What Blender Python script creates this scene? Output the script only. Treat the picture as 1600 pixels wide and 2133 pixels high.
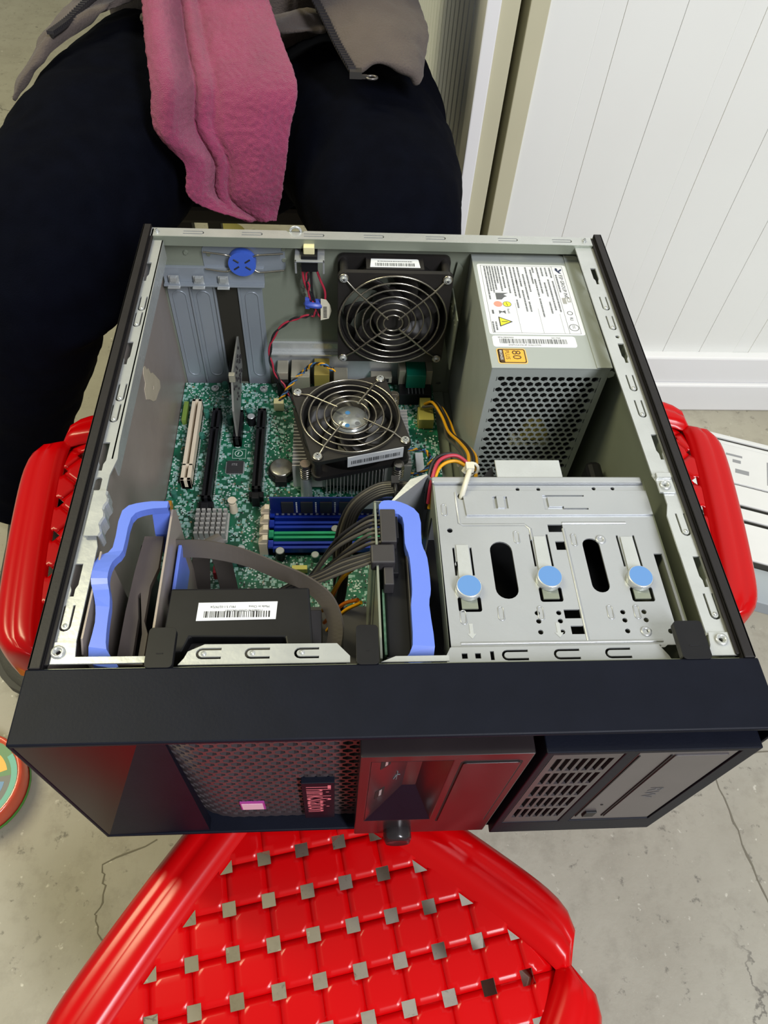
import bpy, bmesh, math, random
from mathutils import Vector, Matrix
from mathutils.geometry import tessellate_polygon
random.seed(7)
for o in list(bpy.data.objects): bpy.data.objects.remove(o)
COL = bpy.context.scene.collection
SC = bpy.context.scene
S = 0.001          # everything below is written in millimetres; the case bottom is z = 0
FZ = 320.0         # height of the case bottom above the floor
R = math.radians

# ------------------------------------------------------------------ camera, world, lights, exposure
cam = bpy.data.cameras.new('camera'); cam.sensor_fit = 'VERTICAL'; cam.sensor_height = 36.0
cam.lens = 1515.52 / 2133 * 36.0; cam.clip_start = 0.01; cam.clip_end = 60
co = bpy.data.objects.new('camera', cam); COL.objects.link(co)
co.location = (145.42*S, -112.6*S, (514.85+FZ)*S)
co.rotation_euler = (R(35.957), R(-3.067), R(-2.396))
SC.camera = co
W = bpy.data.worlds.new('room_light'); SC.world = W; W.use_nodes = True
W.node_tree.nodes['Background'].inputs[0].default_value = (0.93, 0.95, 0.87, 1)
W.node_tree.nodes['Background'].inputs[1].default_value = 0.32
def area(name, loc, target, sx, sy, power, col):
    l = bpy.data.lights.new(name, 'AREA'); l.shape = 'RECTANGLE'; l.size = sx; l.size_y = sy
    l.energy = power; l.color = col
    o = bpy.data.objects.new(name, l); COL.objects.link(o)
    o.location = loc
    o.rotation_euler = (Vector(target) - Vector(loc)).to_track_quat('-Z', 'Y').to_euler()
    return o
area('tube_lamp_cool', (1.05, -1.25, 2.15), (0.3, 0.4, 0.4), 0.25, 1.3, 66, (0.93, 0.945, 1.0))
area('tube_lamp_warm', (-1.15, 0.75, 2.45), (0.1, 0.2, 0.3), 0.25, 1.3, 44, (1.0, 0.93, 0.58))
SC.view_settings.view_transform = 'Standard'; SC.view_settings.look = 'None'
SC.view_settings.gamma = 1.0; SC.view_settings.exposure = 0.0
SC.view_settings.use_curve_mapping = False

# ------------------------------------------------------------------ materials
def lin(h):
    h = h.lstrip('#'); c = [int(h[i:i+2], 16)/255 for i in (0, 2, 4)]
    return tuple((x/12.92 if x <= .04045 else ((x+.055)/1.055)**2.4) for x in c) + (1,)
MATS = {}
def mat(name, col, rough=.5, metal=0., col2=None, nscale=40., nmix=.5, bump=0., bscale=200., spec=.5, coat=0., rvar=0., sheen=0., detail=4, trans=0.):
    if name in MATS: return MATS[name]
    m = bpy.data.materials.new(name); m.use_nodes = True
    nt = m.node_tree; b = nt.nodes['Principled BSDF']; L = nt.links
    b.inputs['Base Color'].default_value = lin(col); b.inputs['Roughness'].default_value = rough
    b.inputs['Metallic'].default_value = metal; b.inputs['Specular IOR Level'].default_value = spec
    b.inputs['Coat Weight'].default_value = coat; b.inputs['Coat Roughness'].default_value = .08
    b.inputs['Sheen Weight'].default_value = sheen
    b.inputs['Transmission Weight'].default_value = trans
    tc = nt.nodes.new('ShaderNodeTexCoord')
    if col2:
        n = nt.nodes.new('ShaderNodeTexNoise'); n.inputs['Scale'].default_value = nscale; n.inputs['Detail'].default_value = detail
        r = nt.nodes.new('ShaderNodeValToRGB'); r.color_ramp.elements[0].position = .5-nmix/2; r.color_ramp.elements[1].position = .5+nmix/2
        r.color_ramp.elements[0].color = lin(col); r.color_ramp.elements[1].color = lin(col2)
        L.new(tc.outputs['Object'], n.inputs['Vector']); L.new(n.outputs['Fac'], r.inputs['Fac']); L.new(r.outputs['Color'], b.inputs['Base Color'])
    if rvar:
        n = nt.nodes.new('ShaderNodeTexNoise'); n.inputs['Scale'].default_value = 60
        mr = nt.nodes.new('ShaderNodeMapRange'); mr.inputs['To Min'].default_value = max(.02, rough-rvar); mr.inputs['To Max'].default_value = rough+rvar
        L.new(tc.outputs['Object'], n.inputs['Vector']); L.new(n.outputs['Fac'], mr.inputs['Value']); L.new(mr.outputs[0], b.inputs['Roughness'])
    if bump:
        n = nt.nodes.new('ShaderNodeTexNoise'); n.inputs['Scale'].default_value = bscale; n.inputs['Detail'].default_value = 5
        bp = nt.nodes.new('ShaderNodeBump'); bp.inputs['Strength'].default_value = bump; bp.inputs['Distance'].default_value = .002
        L.new(tc.outputs['Object'], n.inputs['Vector']); L.new(n.outputs['Fac'], bp.inputs['Height']); L.new(bp.outputs[0], b.inputs['Normal'])
    MATS[name] = m
    return m
steel = mat('galvanised_steel', '#a4a7aa', .34, .5, '#b2b5b8', 30, .8, .05, 300, rvar=.08)
steel_in = mat('inner_steel', '#7a8073', .36, .2, '#848a7c', 12, .8, .04, 200, rvar=.08)  # olive tint of the light reflected inside the case is in the colour
steel_wall = mat('inner_steel_wall', '#a1968f', .36, .2, '#8d827b', 18, .7, .05, 200, rvar=.1)
steel_bright = mat('bright_steel', '#c4c7c6', .28, .5, '#b4b7b6', 50, .7, .05, 300, rvar=.08)
chrome = mat('chrome_wire', '#aaa498', .25, .95)
slotm = mat('slot_cover_steel', '#878e96', .3, .3, '#929aa2', 20, .8, rvar=.06)
bezelm = mat('bezel_black', '#0b0e19', .5, 0, '#0f121e', 60, .6, .04, 700, spec=.14)
bezelg = mat('bezel_gloss', '#211c1e', .22, 0, '#2a2426', 40, .7)
coverm = mat('cover_black', '#211f20', .5, 0, '#272526', 50, .6, .05, 600, spec=.22)
blackp = mat('black_plastic', '#111114', .45, 0, '#18181b', 50, .6, spec=.25)
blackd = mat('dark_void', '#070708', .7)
fanm = mat('fan_black', '#1a1817', .5, 0, '#242120', 60, .6)
greyp = mat('grey_black_plastic', '#2a282a', .5, 0, '#353234', 60, .7)
bluem = mat('blue_plastic', '#5a73d0', .3, 0, '#647dd6', 25, .8)
bluek = mat('blue_knob', '#3e5fc0', .4)
bluebtn = mat('blue_button', '#5d86bd', .8, spec=.2)
whitel = mat('white_label', '#d9dce0', .5)
inkm = mat('label_ink', '#5a5c60', .6)
inkd = mat('dark_ink', '#232428', .6)
ivory = mat('ivory_plastic', '#d8cbb4', .45, 0, '#cdbfa6', 50, .7)
cream = mat('cream_plastic', '#d9d2a4', .45)
pcbg = mat('solder_mask_plain', '#12573f', .4)
gold = mat('gold_contact', '#b98a34', .3, .9)
alum = mat('aluminium_fin', '#b5b3ae', .35, .4)
capb = mat('capacitor_sleeve', '#2f6b5c', .4)
chipm = mat('chip_black', '#2b2a2c', .5, 0, '#333133', 90, .6)
redw = mat('red_wire', '#a3283c', .45)
blackw = mat('black_wire', '#201f21', .42)
greyw = mat('grey_wire', '#4a463f', .42)
yelloww = mat('yellow_wire', '#d79a12', .45)
orangew = mat('orange_wire', '#d0701c', .45)
bluew = mat('blue_wire', '#35618f', .45)
greenw = mat('green_wire', '#2c6a4a', .45)
ribbonm = mat('ribbon_grey', '#47423f', .5, 0, '#524c48', 40, .7)
tiem = mat('nylon_tie', '#c9c6b6', .4)
redp = mat('red_sata', '#8e0c20', .35)
teal = mat('teal_port', '#0b6d58', .4)
ylw = mat('warning_yellow', '#e2dc3a', .5)
pinkd = mat('pink_dot', '#e49280', .5)
goldl = mat('badge_gold', '#e0a93e', .45)
brownl = mat('badge_brown', '#4a3312', .5)
redrefl = mat('badge_red_reflection', '#e07f8a', .35)  # metal letters; the red they reflect is put into the colour
stickm = mat('torn_sticker', '#b3a995', .7, 0, '#a59b86', 60, .6)

# ------------------------------------------------------------------ mesh helpers
class MB:
    def __init__(s): s.v = []; s.f = []; s.m = []; s.s = []
    def add(s, vs, fs, mi=0, sm=False):
        b = len(s.v); s.v += [tuple(p) for p in vs]
        for f in fs: s.f.append([i+b for i in f]); s.m.append(mi); s.s.append(sm)
        return s
    def box(s, x0, x1, y0, y1, z0, z1, mi=0, fr=None):
        vs = [(x, y, z) for z in (z0, z1) for y in (y0, y1) for x in (x0, x1)]
        if fr: vs = [fr(*p) for p in vs]
        return s.add(vs, [(0, 2, 3, 1), (4, 5, 7, 6), (0, 1, 5, 4), (2, 6, 7, 3), (0, 4, 6, 2), (1, 3, 7, 5)], mi)
    def cyl(s, a, b, r0, r1=None, n=16, mi=0, caps=True):
        r1 = r0 if r1 is None else r1
        a = Vector(a); b = Vector(b); d = (b-a).normalized()
        u = d.orthogonal().normalized(); w = d.cross(u)
        vs = []
        for c, r in ((a, r0), (b, r1)):
            for i in range(n):
                t = 2*math.pi*i/n; vs.append(c + u*math.cos(t)*r + w*math.sin(t)*r)
        s.add(vs, [(i, (i+1) % n, n+(i+1) % n, n+i) for i in range(n)], mi, True)
        if caps:
            s.add(vs[:n], [list(range(n))[::-1]], mi); s.add(vs[n:], [list(range(n))], mi)
        return s
    def tube(s, pts, r, n=8, mi=0, closed=False, rad=None):
        pts = [Vector(p) for p in pts]; N = len(pts); vs = []
        u = None
        for i, p in enumerate(pts):
            if closed: d = pts[(i+1) % N]-pts[i-1]
            else: d = pts[min(i+1, N-1)]-pts[max(i-1, 0)]
            d.normalize()
            u = d.orthogonal().normalized() if u is None else (u-d*u.dot(d)).normalized()
            w = d.cross(u); rr = rad[i] if rad else r
            for k in range(n):
                t = 2*math.pi*k/n; vs.append(p+u*math.cos(t)*rr+w*math.sin(t)*rr)
        fs = []
        for i in range(N if closed else N-1):
            j = (i+1) % N
            for k in range(n):
                fs.append((i*n+k, i*n+(k+1) % n, j*n+(k+1) % n, j*n+k))
        s.add(vs, fs, mi, True)
        if not closed:
            s.add(vs[:n], [list(range(n))[::-1]], mi); s.add(vs[-n:], [list(range(n))], mi)
        return s
    def plate(s, outer, holes, w0, w1, fr, mi=0):
        loops = [outer]+list(holes)
        tris = tessellate_polygon([[Vector((p[0], p[1], 0)) for p in l] for l in loops])
        flat = [p for l in loops for p in l]
        def ccw(t):
            a, b, c = (flat[i] for i in t)
            return t if (b[0]-a[0])*(c[1]-a[1])-(b[1]-a[1])*(c[0]-a[0]) > 0 else t[::-1]
        tris = [ccw(tuple(t)) for t in tris]
        n = len(flat)
        vs = [fr(p[0], p[1], w1) for p in flat]+[fr(p[0], p[1], w0) for p in flat]
        fs = [list(t) for t in tris]+[[i+n for i in t[::-1]] for t in tris]
        b = 0
        for l in loops:
            k = len(l)
            for i in range(k): fs.append([b+i, b+(i+1) % k, n+b+(i+1) % k, n+b+i])
            b += k
        return s.add(vs, fs, mi)
    def hexplate(s, u0, u1, v0, v1, pitch, frac, w0, w1, fr, mi=0, skip=None):
        rh = pitch/math.sqrt(3); dv = pitch*math.sqrt(3)/2
        nv = int((v1-v0-rh*2)/dv)+1; nu = int((u1-u0)/pitch)
        U0 = u0+(u1-u0-nu*pitch)/2; V0 = v0+(v1-v0-(nv-1)*dv)/2
        for j in range(nv):
            for i in range(nu-(j % 2)):
                cu = U0+pitch*(i+.5+(.5 if j % 2 else 0)); cv = V0+dv*j
                if skip and skip(cu, cv): continue
                vs = []
                for rr, w in ((rh, w1), (rh*frac, w1), (rh*frac, w0)):
                    for k in range(6):
                        t = R(60*k+30); vs.append(fr(cu+rr*math.cos(t), cv+rr*math.sin(t), w))
                fs = []
                for k in range(6):
                    l = (k+1) % 6; fs += [(k, l, 6+l, 6+k), (6+k, 6+l, 12+l, 12+k)]
                s.add(vs, fs, mi)
        for j in range(-1, nv+1):       # solid cells around the border
            odd = j % 2; cells = range(-1, nu+1-odd+1) if j in (-1, nv) else ((-1, nu-1) if odd else ())
            for i in cells:
                cu = U0+pitch*(i+.5+(.5 if odd else 0)); cv = V0+dv*j
                s.add([fr(cu+rh*math.cos(R(60*k+30)), cv+rh*math.sin(R(60*k+30)), w1) for k in range(6)], [(0, 1, 2, 3, 4, 5)], mi)
        return U0, U0+nu*pitch, V0-rh*.5, V0+(nv-1)*dv+rh*.5
    def lathe(s, prof, c, n=24, mi=0, fr=None):
        vs = []
        for r, h in prof:
            for k in range(n):
                t = 2*math.pi*k/n; p = (r*math.cos(t), r*math.sin(t), h)
                vs.append(fr(*p) if fr else (c[0]+p[0], c[1]+p[1], c[2]+p[2]))
        fs = []
        for i in range(len(prof)-1):
            for k in range(n): fs.append((i*n+k, i*n+(k+1) % n, (i+1)*n+(k+1) % n, (i+1)*n+k))
        return s.add(vs, fs, mi, True)
    def grid(s, rows, mi=0, sm=True, closed=False):
        a = len(rows); b = len(rows[0]); vs = [p for r in rows for p in r]; fs = []
        for i in range(a-1):
            for k in range(b if closed else b-1):
                l = (k+1) % b; fs.append((i*b+k, i*b+l, (i+1)*b+l, (i+1)*b+k))
        return s.add(vs, fs, mi, sm)
ORG = {}
def mesh_of(name, mb, mats, org):
    me = bpy.data.meshes.new(name)
    me.from_pydata([((x-org[0])*S, (y-org[1])*S, (z-org[2])*S) for x, y, z in mb.v], [], mb.f)
    for m in (mats if isinstance(mats, (list, tuple)) else [mats]): me.materials.append(m)
    me.polygons.foreach_set('material_index', mb.m); me.polygons.foreach_set('use_smooth', mb.s)
    me.update()
    return me
def fix(me):
    bm = bmesh.new(); bm.from_mesh(me); bmesh.ops.recalc_face_normals(bm, faces=bm.faces); bm.to_mesh(me); bm.free()
def tag(o, label=None, cat=None, group=None, kind=None):
    for k, v in (('label', label), ('category', cat), ('group', group), ('kind', kind)):
        if v: o[k] = v
    return o
def thing(name, label, cat, loc, group=None, kind=None, rot=0):
    o = bpy.data.objects.new(name, None); COL.objects.link(o); o.empty_display_size = .02
    o.location = (loc[0]*S, loc[1]*S, (loc[2]+FZ)*S); o.rotation_euler = (0, 0, rot); ORG[o.name] = loc
    return tag(o, label, cat, group, kind)
def part(name, mb, mats, parent=None, org=None, bevel=0, label=None, kind=None, nofix=False):
    if parent is not None: org = ORG[parent.name]
    me = mesh_of(name, mb, mats, org)
    if not nofix: fix(me)
    o = bpy.data.objects.new(name, me); COL.objects.link(o); ORG[o.name] = org
    if parent is not None: o.parent = parent
    else: o.location = (org[0]*S, org[1]*S, (org[2]+FZ)*S)
    if bevel:
        b = o.modifiers.new('bevel', 'BEVEL'); b.width = bevel*S; b.segments = 2; b.limit_method = 'ANGLE'; b.angle_limit = R(40)
    return tag(o, label, None, None, kind)
def single(name, mb, mats, label, cat, org, group=None, kind=None, bevel=0, nofix=False):
    return tag(part(name, mb, mats, None, org, bevel, nofix=nofix), label, cat, group, kind)
def clone(root, loc, label=None, rot=None):
    r = root.copy(); COL.objects.link(r); r.location = (loc[0]*S, loc[1]*S, (loc[2]+FZ)*S); ORG[r.name] = loc
    if label: r['label'] = label
    if rot is not None: r.rotation_euler = (0, 0, rot)
    for c in [x for x in bpy.data.objects if x.parent == root]:
        d = c.copy(); COL.objects.link(d); d.parent = r
        for g in [x for x in bpy.data.objects if x.parent == c]:
            e = g.copy(); COL.objects.link(e); e.parent = d
    return r
def text(s, size, fr, parent, m, name='lettering', sx=1., w=.12):
    cu = bpy.data.curves.new('t', 'FONT'); cu.body = s; cu.size = size; cu.resolution_u = 2
    ob = bpy.data.objects.new('t', cu); COL.objects.link(ob)
    me = bpy.data.meshes.new_from_object(ob); bpy.data.objects.remove(ob); bpy.data.curves.remove(cu)
    mb = MB(); mb.add([fr(v.co.x*sx, v.co.y, w) for v in me.vertices], [list(p.vertices) for p in me.polygons])
    bpy.data.meshes.remove(me)
    return part(name, mb, m, parent)
def spline(pts, k=6):
    P = [Vector(p) for p in pts]; P = [P[0]*2-P[1]]+P+[P[-1]*2-P[-2]]; out = []
    for i in range(1, len(P)-2):
        for j in range(k):
            t = j/k; a, b, c, d = P[i-1:i+3]
            out.append(.5*((2*b)+(c-a)*t+(2*a-5*b+4*c-d)*t*t+(3*b-a-3*c+d)*t**3))
    return out+[P[-2]]
def arc(cx, cy, r, a0, a1, n=6):
    return [(cx+r*math.cos(R(a0+(a1-a0)*i/n)), cy+r*math.sin(R(a0+(a1-a0)*i/n))) for i in range(n+1)]
def circ(cx, cy, r, n=12): return [(cx+r*math.cos(2*math.pi*i/n), cy+r*math.sin(2*math.pi*i/n)) for i in range(n)]
def rrect(x0, x1, y0, y1, r, n=4):
    return arc(x1-r, y1-r, r, 0, 90, n)+arc(x0+r, y1-r, r, 90, 180, n)+arc(x0+r, y0+r, r, 180, 270, n)+arc(x1-r, y0+r, r, 270, 360, n)
def rect(x0, x1, y0, y1): return [(x0, y0), (x1, y0), (x1, y1), (x0, y1)]
def uslot(cx, cy, ln, wd, th, ang):
    """a U-shaped cut: round end at the origin side, legs run along +u, turned by ang degrees"""
    ro = wd/2; ri = wd/2-th
    p = [(ln, -ro)]+arc(0, 0, ro, 270, 90, 6)+[(ln, ro), (ln, ri)]+arc(0, 0, ri, 90, 270, 6)+[(ln, -ri)]
    c, s = math.cos(R(ang)), math.sin(R(ang))
    return [(cx+x*c-y*s, cy+x*s+y*c) for x, y in p]
def keyhole(cx, cy, ln, wd):
    """wide slot that steps down to a narrow tail towards -y"""
    a, b = wd/2, wd/4
    return [(cx-a, cy+ln/2), (cx-a, cy-ln*.15), (cx-b, cy-ln*.28), (cx-b, cy-ln/2), (cx+b, cy-ln/2), (cx+b, cy-ln*.28), (cx+a, cy-ln*.15), (cx+a, cy+ln/2)]
def TOP(z): return lambda u, v, w: (u, v, z+w)
def BACK(y): return lambda u, v, w: (u, y-w, v)         # faces -y
def dimple(mb, x, y, z, r=1.3, h=.8, mi=0): mb.lathe([(r, 0), (r*.75, h*.7), (.01, h)], (x, y, z), 8, mi)
def screw(name, parent, x, y, z, r, m=chrome, n=(0, 0, 1)):
    mb = MB(); n = Vector(n); c = Vector((x, y, z))
    mb.cyl(c-n*.5, c+n*1.4, r*1.35, r*1.35, 14); mb.cyl(c+n*1.4, c+n*2.6, r, r*.7, 14)
    u = n.orthogonal().normalized(); w = n.cross(u); e = c+n*2.65
    for d, q in ((u, w), (w, u)):
        mb.add([e+d*r*.6+q*r*.13, e-d*r*.6+q*r*.13, e-d*r*.6-q*r*.13, e+d*r*.6-q*r*.13], [(0, 1, 2, 3)], 1)
    return part(name, mb, [m, inkd], parent)
# ------------------------------------------------------------------ the setting
def concrete():
    m = bpy.data.materials.new('concrete'); m.use_nodes = True; nt = m.node_tree; L = nt.links; b = nt.nodes['Principled BSDF']
    tc = nt.nodes.new('ShaderNodeTexCoord'); b.inputs['Roughness'].default_value = .62
    def noise(sc, det=6, ro=.6):
        n = nt.nodes.new('ShaderNodeTexNoise'); n.inputs['Scale'].default_value = sc; n.inputs['Detail'].default_value = det; n.inputs['Roughness'].default_value = ro
        L.new(tc.outputs['Object'], n.inputs['Vector']); return n
    def ramp(n, p0, p1, c0, c1):
        r = nt.nodes.new('ShaderNodeValToRGB'); e = r.color_ramp.elements
        e[0].position = p0; e[1].position = p1; e[0].color = c0; e[1].color = c1; L.new(n.outputs[0], r.inputs[0]); return r
    def mix(fac, a, c, mode='MIX'):
        x = nt.nodes.new('ShaderNodeMix'); x.data_type = 'RGBA'; x.blend_type = mode
        L.new(fac, x.inputs[0])
        for s_, v in ((6, a), (7, c)):
            if isinstance(v, tuple): x.inputs[s_].default_value = v
            else: L.new(v, x.inputs[s_])
        return x.outputs[2]
    base = ramp(noise(5), .3, .7, lin('#969182'), lin('#a7a394'))
    c = mix(ramp(noise(28, 8, .7), .50, .66, (0, 0, 0, 1), (.55, .55, .55, 1)).outputs[0], base.outputs[0], lin('#8a8577'))
    c = mix(ramp(noise(60, 6, .7), .60, .68, (0, 0, 0, 1), (.8, .8, .8, 1)).outputs[0], c, lin('#635f55'))
    c = mix(ramp(noise(95, 4, .6), .66, .72, (0, 0, 0, 1), (.8, .8, .8, 1)).outputs[0], c, lin('#c9c5b6'))
    vo = nt.nodes.new('ShaderNodeTexVoronoi'); vo.feature = 'DISTANCE_TO_EDGE'; vo.inputs['Scale'].default_value = 3.2
    wn = noise(9); vm = nt.nodes.new('ShaderNodeMix'); vm.data_type = 'VECTOR'; vm.inputs[0].default_value = .18
    L.new(tc.outputs['Object'], vm.inputs[4]); L.new(wn.outputs['Color'], vm.inputs[5]); L.new(vm.outputs[1], vo.inputs['Vector'])
    cr = ramp(vo, .002, .008, (.8, .8, .8, 1), (0, 0, 0, 1))
    mk = ramp(noise(2.3), .52, .6, (0, 0, 0, 1), (1, 1, 1, 1))
    mm = nt.nodes.new('ShaderNodeMath'); mm.operation = 'MULTIPLY'; L.new(cr.outputs[0], mm.inputs[0]); L.new(mk.outputs[0], mm.inputs[1])
    c = mix(mm.outputs[0], c, lin('#57534a'))
    L.new(c, b.inputs['Base Color'])
    bp = nt.nodes.new('ShaderNodeBump'); bp.inputs['Strength'].default_value = .25; bp.inputs['Distance'].default_value = .003
    L.new(noise(70, 8).outputs[0], bp.inputs['Height']); L.new(bp.outputs[0], b.inputs['Normal'])
    return m
conc = concrete()
wallm = mat('white_panel_paint', '#e9ebe6', .42, 0, '#e2e3de', 6, .9)
wallc = mat('corrugated_paint', '#dfe2e2', .45, 0, '#d6d9d8', 6, .9)
jambm = mat('olive_jamb_paint', '#c6c2a6', .5, 0, '#bab69a', 8, .8)
skirtm = mat('skirting_white', '#e6e6e6', .3)
crackm = mat('crack_dark', '#6f6a5b', .8)
fl = tag(part('floor', MB().box(-2500, 3000, -1800, 3600, -FZ-40, -FZ), conc, None, (0, 0, -FZ)), kind='structure')
def crack(pts, w):
    mb = MB(); P = [Vector((x, y, 0)) for x, y in pts]; vs = []
    for i, p in enumerate(P):
        d = (P[min(i+1, len(P)-1)]-P[max(i-1, 0)]).normalized(); q = Vector((-d.y, d.x, 0))*w*random.uniform(.5, 1.1)
        for sgn in (1, -1): a = p+q*sgn; vs += [(a.x, a.y, -FZ+.3), (a.x, a.y, -FZ-1)]
    fs = []
    for i in range(len(P)-1):
        a = i*4; fs += [(a, a+2, a+6, a+4), (a, a+4, a+5, a+1), (a+2, a+3, a+7, a+6)]
    mb.add(vs, fs); part('crack', mb, crackm, fl)
def jag(pts, n, amp):
    out = []
    for (x0, y0), (x1, y1) in zip(pts, pts[1:]):
        for i in range(n):
            t = i/n; out.append((x0+(x1-x0)*t+random.uniform(-amp, amp), y0+(y1-y0)*t+random.uniform(-amp, amp)))
    return out+[pts[-1]]
crack(jag([(-41, 68), (-92, 44), (-88, 22), (-92, 0), (-88, -16), (-60, -40)], 4, 2.5), .9)
crack(jag([(560, 330), (579, 124), (598, -15), (610, -400)], 12, 1.6), 1.3)
crack(jag([(560, 128), (640, 140), (900, 160)], 8, 1.2), .8)
# panelled wall at the right, made of planks
wr = tag(part('wall_back', MB().box(361, 2600, 716, 760, -FZ, 2200), wallm, None, (361, 716, -FZ)), kind='structure')
x = 361.; k = 0; wid = [54, 24, 62, 58, 25, 60, 57]
while x < 1500:
    w_ = wid[k % 7]; mb = MB()
    mb.box(x+.25, x+w_-.25, 715.0+(.7 if w_ < 30 else 0), 716.5, -FZ+100, 2200)
    part('plank', mb, wallm, wr, bevel=.4); x += w_; k += 1
sk = MB(); sk.box(357, 2600, 694, 716, -FZ, -FZ+56); sk.box(357, 2600, 700, 716, -FZ+56, -FZ+107)
tag(part('baseboard_back', sk, skirtm, None, (361, 700, -FZ), bevel=3), kind='structure')
jb = MB(); jb.box(341, 361, 712, 790, -FZ, 2200); jb.box(312, 332, 716, 790, -FZ, 2200)
tr = tag(part('trim_1', jb, jambm, None, (341, 712, -FZ), bevel=1), kind='structure')
tag(part('trim_2', MB().box(297, 312, 711, 752, -FZ, 2200), skirtm, None, (297, 711, -FZ), bevel=1.5), kind='structure')
tag(part('gap_shade', MB().box(330, 343, 790, 800, -FZ, 2200), mat('gap_shadow_paint', '#2e2a1c', .8), None, (332, 790, -FZ)), kind='structure')  # dark strip at the back of the gap, its shade put into the colour
cw = tag(part('wall_side', MB().box(301, 312, 752, 3400, -FZ, 2200), wallc, None, (301, 800, -FZ)), kind='structure')
rib0 = None
for i in range(70):
    y = 752+i*36
    if rib0 is None:
        rib0 = part('rib', MB().box(297.5, 301.5, y, y+30, -FZ, 2200), wallc, cw, bevel=1.5)
    else:
        r_ = rib0.copy(); COL.objects.link(r_); r_.location = (0, i*36*S, 0)

# ------------------------------------------------------------------ red stools
redm = mat('red_plastic', '#bc0206', .22, 0, '#b20206', 8, .9, .01, 120, spec=.25)
def weave_mesh():
    P = 24.7; n = 8; N = 7; H = 108.5+6
    bm = bmesh.new(); G = {}
    cnt = 2*N*n
    def hz(u, v):
        i = math.floor(u/P); j = math.floor(v/P); a = u/P-i-.5; b = v/P-j-.5
        if (i+j) % 2 == 0: z = -.08*(2*b)**4-.5*max(0, abs(2*a)-.84)/.16
        else: z = -.08*(2*a)**4-.5*max(0, abs(2*b)-.84)/.16
        return z+1.2
    c45 = math.sqrt(.5)
    for i in range(cnt):
        for j in range(cnt):
            # cells of the woven pattern; the four corners of every cell are open
            a = i % n; b = j % n
            if (a in (0, n-1)) and (b in (0, n-1)): continue
            vs = []
            for di, dj in ((0, 0), (1, 0), (1, 1), (0, 1)):
                I = i+di; J = j+dj
                ci, cj = i//n, j//n
                key = (I, J, ci, cj)
                if key not in G:
                    def q(k, cc):
                        l = k-cc*n; t = [0, .17, .3, .42, .5, .58, .7, .83, 1][l]; return (cc+t-N)*P
                    u = q(I, ci); v = q(J, cj)
                    e = 1e-3; uu = min(max(u, (ci-N)*P+e), (ci-N+1)*P-e); vv = min(max(v, (cj-N)*P+e), (cj-N+1)*P-e)
                    G[key] = bm.verts.new(((u-v)*c45, (u+v)*c45, hz(uu, vv)))
                vs.append(G[key])
            bm.faces.new(vs)
    bmesh.ops.remove_doubles(bm, verts=bm.verts, dist=.05)
    for k in range(4):
        nx, ny = [(1, 0), (-1, 0), (0, 1), (0, -1)][k]
        bmesh.ops.bisect_plane(bm, geom=bm.verts[:]+bm.edges[:]+bm.faces[:], plane_co=(nx*H, ny*H, 0), plane_no=(nx, ny, 0), clear_outer=True)
        for a in (27, 45, 63):
            dx, dy = math.cos(R(a+90*k)), math.sin(R(a+90*k)); d = {27: 148, 45: 149, 63: 148}[a]-5
            bmesh.ops.bisect_plane(bm, geom=bm.verts[:]+bm.edges[:]+bm.faces[:], plane_co=(dx*d, dy*d, 0), plane_no=(dx, dy, 0), clear_outer=True)
    for v in bm.verts:
        r = math.hypot(v.co.x, v.co.y); t = max(0, r-124)/17
        v.co.z -= 5*t*t+5.2
        v.co *= S
    me = bpy.data.meshes.new('seat'); bm.to_mesh(me); bm.free(); me.materials.append(redm)
    for p in me.polygons: p.use_smooth = True
    return me
def stool_rim(k):
    prof = [(-7, -5.4), (-3, -4.6), (-1, -1.8), (3, -.2), (8, .0), (12, -.6), (14.6, -2.0), (17.4, -1.2), (22, -1.3), (26, -3.6), (29, -8), (31, -16), (32.5, -30), (33.5, -48), (32, -50), (26, -30), (20, -12)]
    mb = MB(); rows = []; M = 28; Lh = 109
    for i in range(M+1):
        t = -1+2*i/M; e = (1-abs(t)**9)**.5 if abs(t) < 1 else 0.0
        e = max(e, .02); row = []
        for o, z in prof:
            out = 108.5-5*(1-e)+ (o*e if o > 0 else o)+3.5*(1-t*t)
            zz = z-8*(1-e)**1.5
            xx = t*Lh*(1-.0*o)
            a = R(90*k); p = (xx, out); row.append((p[0]*math.cos(a)-p[1]*math.sin(a), p[0]*math.sin(a)+p[1]*math.cos(a), zz))
        rows.append(row)
    mb.grid(rows)
    return mb
def stool_leg(k):
    mb = MB(); rows = []
    for i in range(9):
        t = i/8; z = -12-(FZ-12)*t; sp = 2+30*t; hw = 38-12*t; row = []
        base = 95+sp
        for a in range(11):
            s_ = -1+a/5
            # L-shaped section with a rounded corner and a ridge in the middle
            if s_ < 0: x, y = base, base+s_*hw*1.1
            else: x, y = base-s_*hw*1.1, base
            rr = 1-abs(s_); d = -9*max(0, rr-.6)/.4
            rid = 2.2*math.cos(s_*math.pi*3)
            x += (d+rid)*.7; y += (d+rid)*.7
            an = R(90*k); row.append((x*math.cos(an)-y*math.sin(an), x*math.sin(an)+y*math.cos(an), z))
        rows.append(row)
    mb.grid(rows)
    return mb
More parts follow.
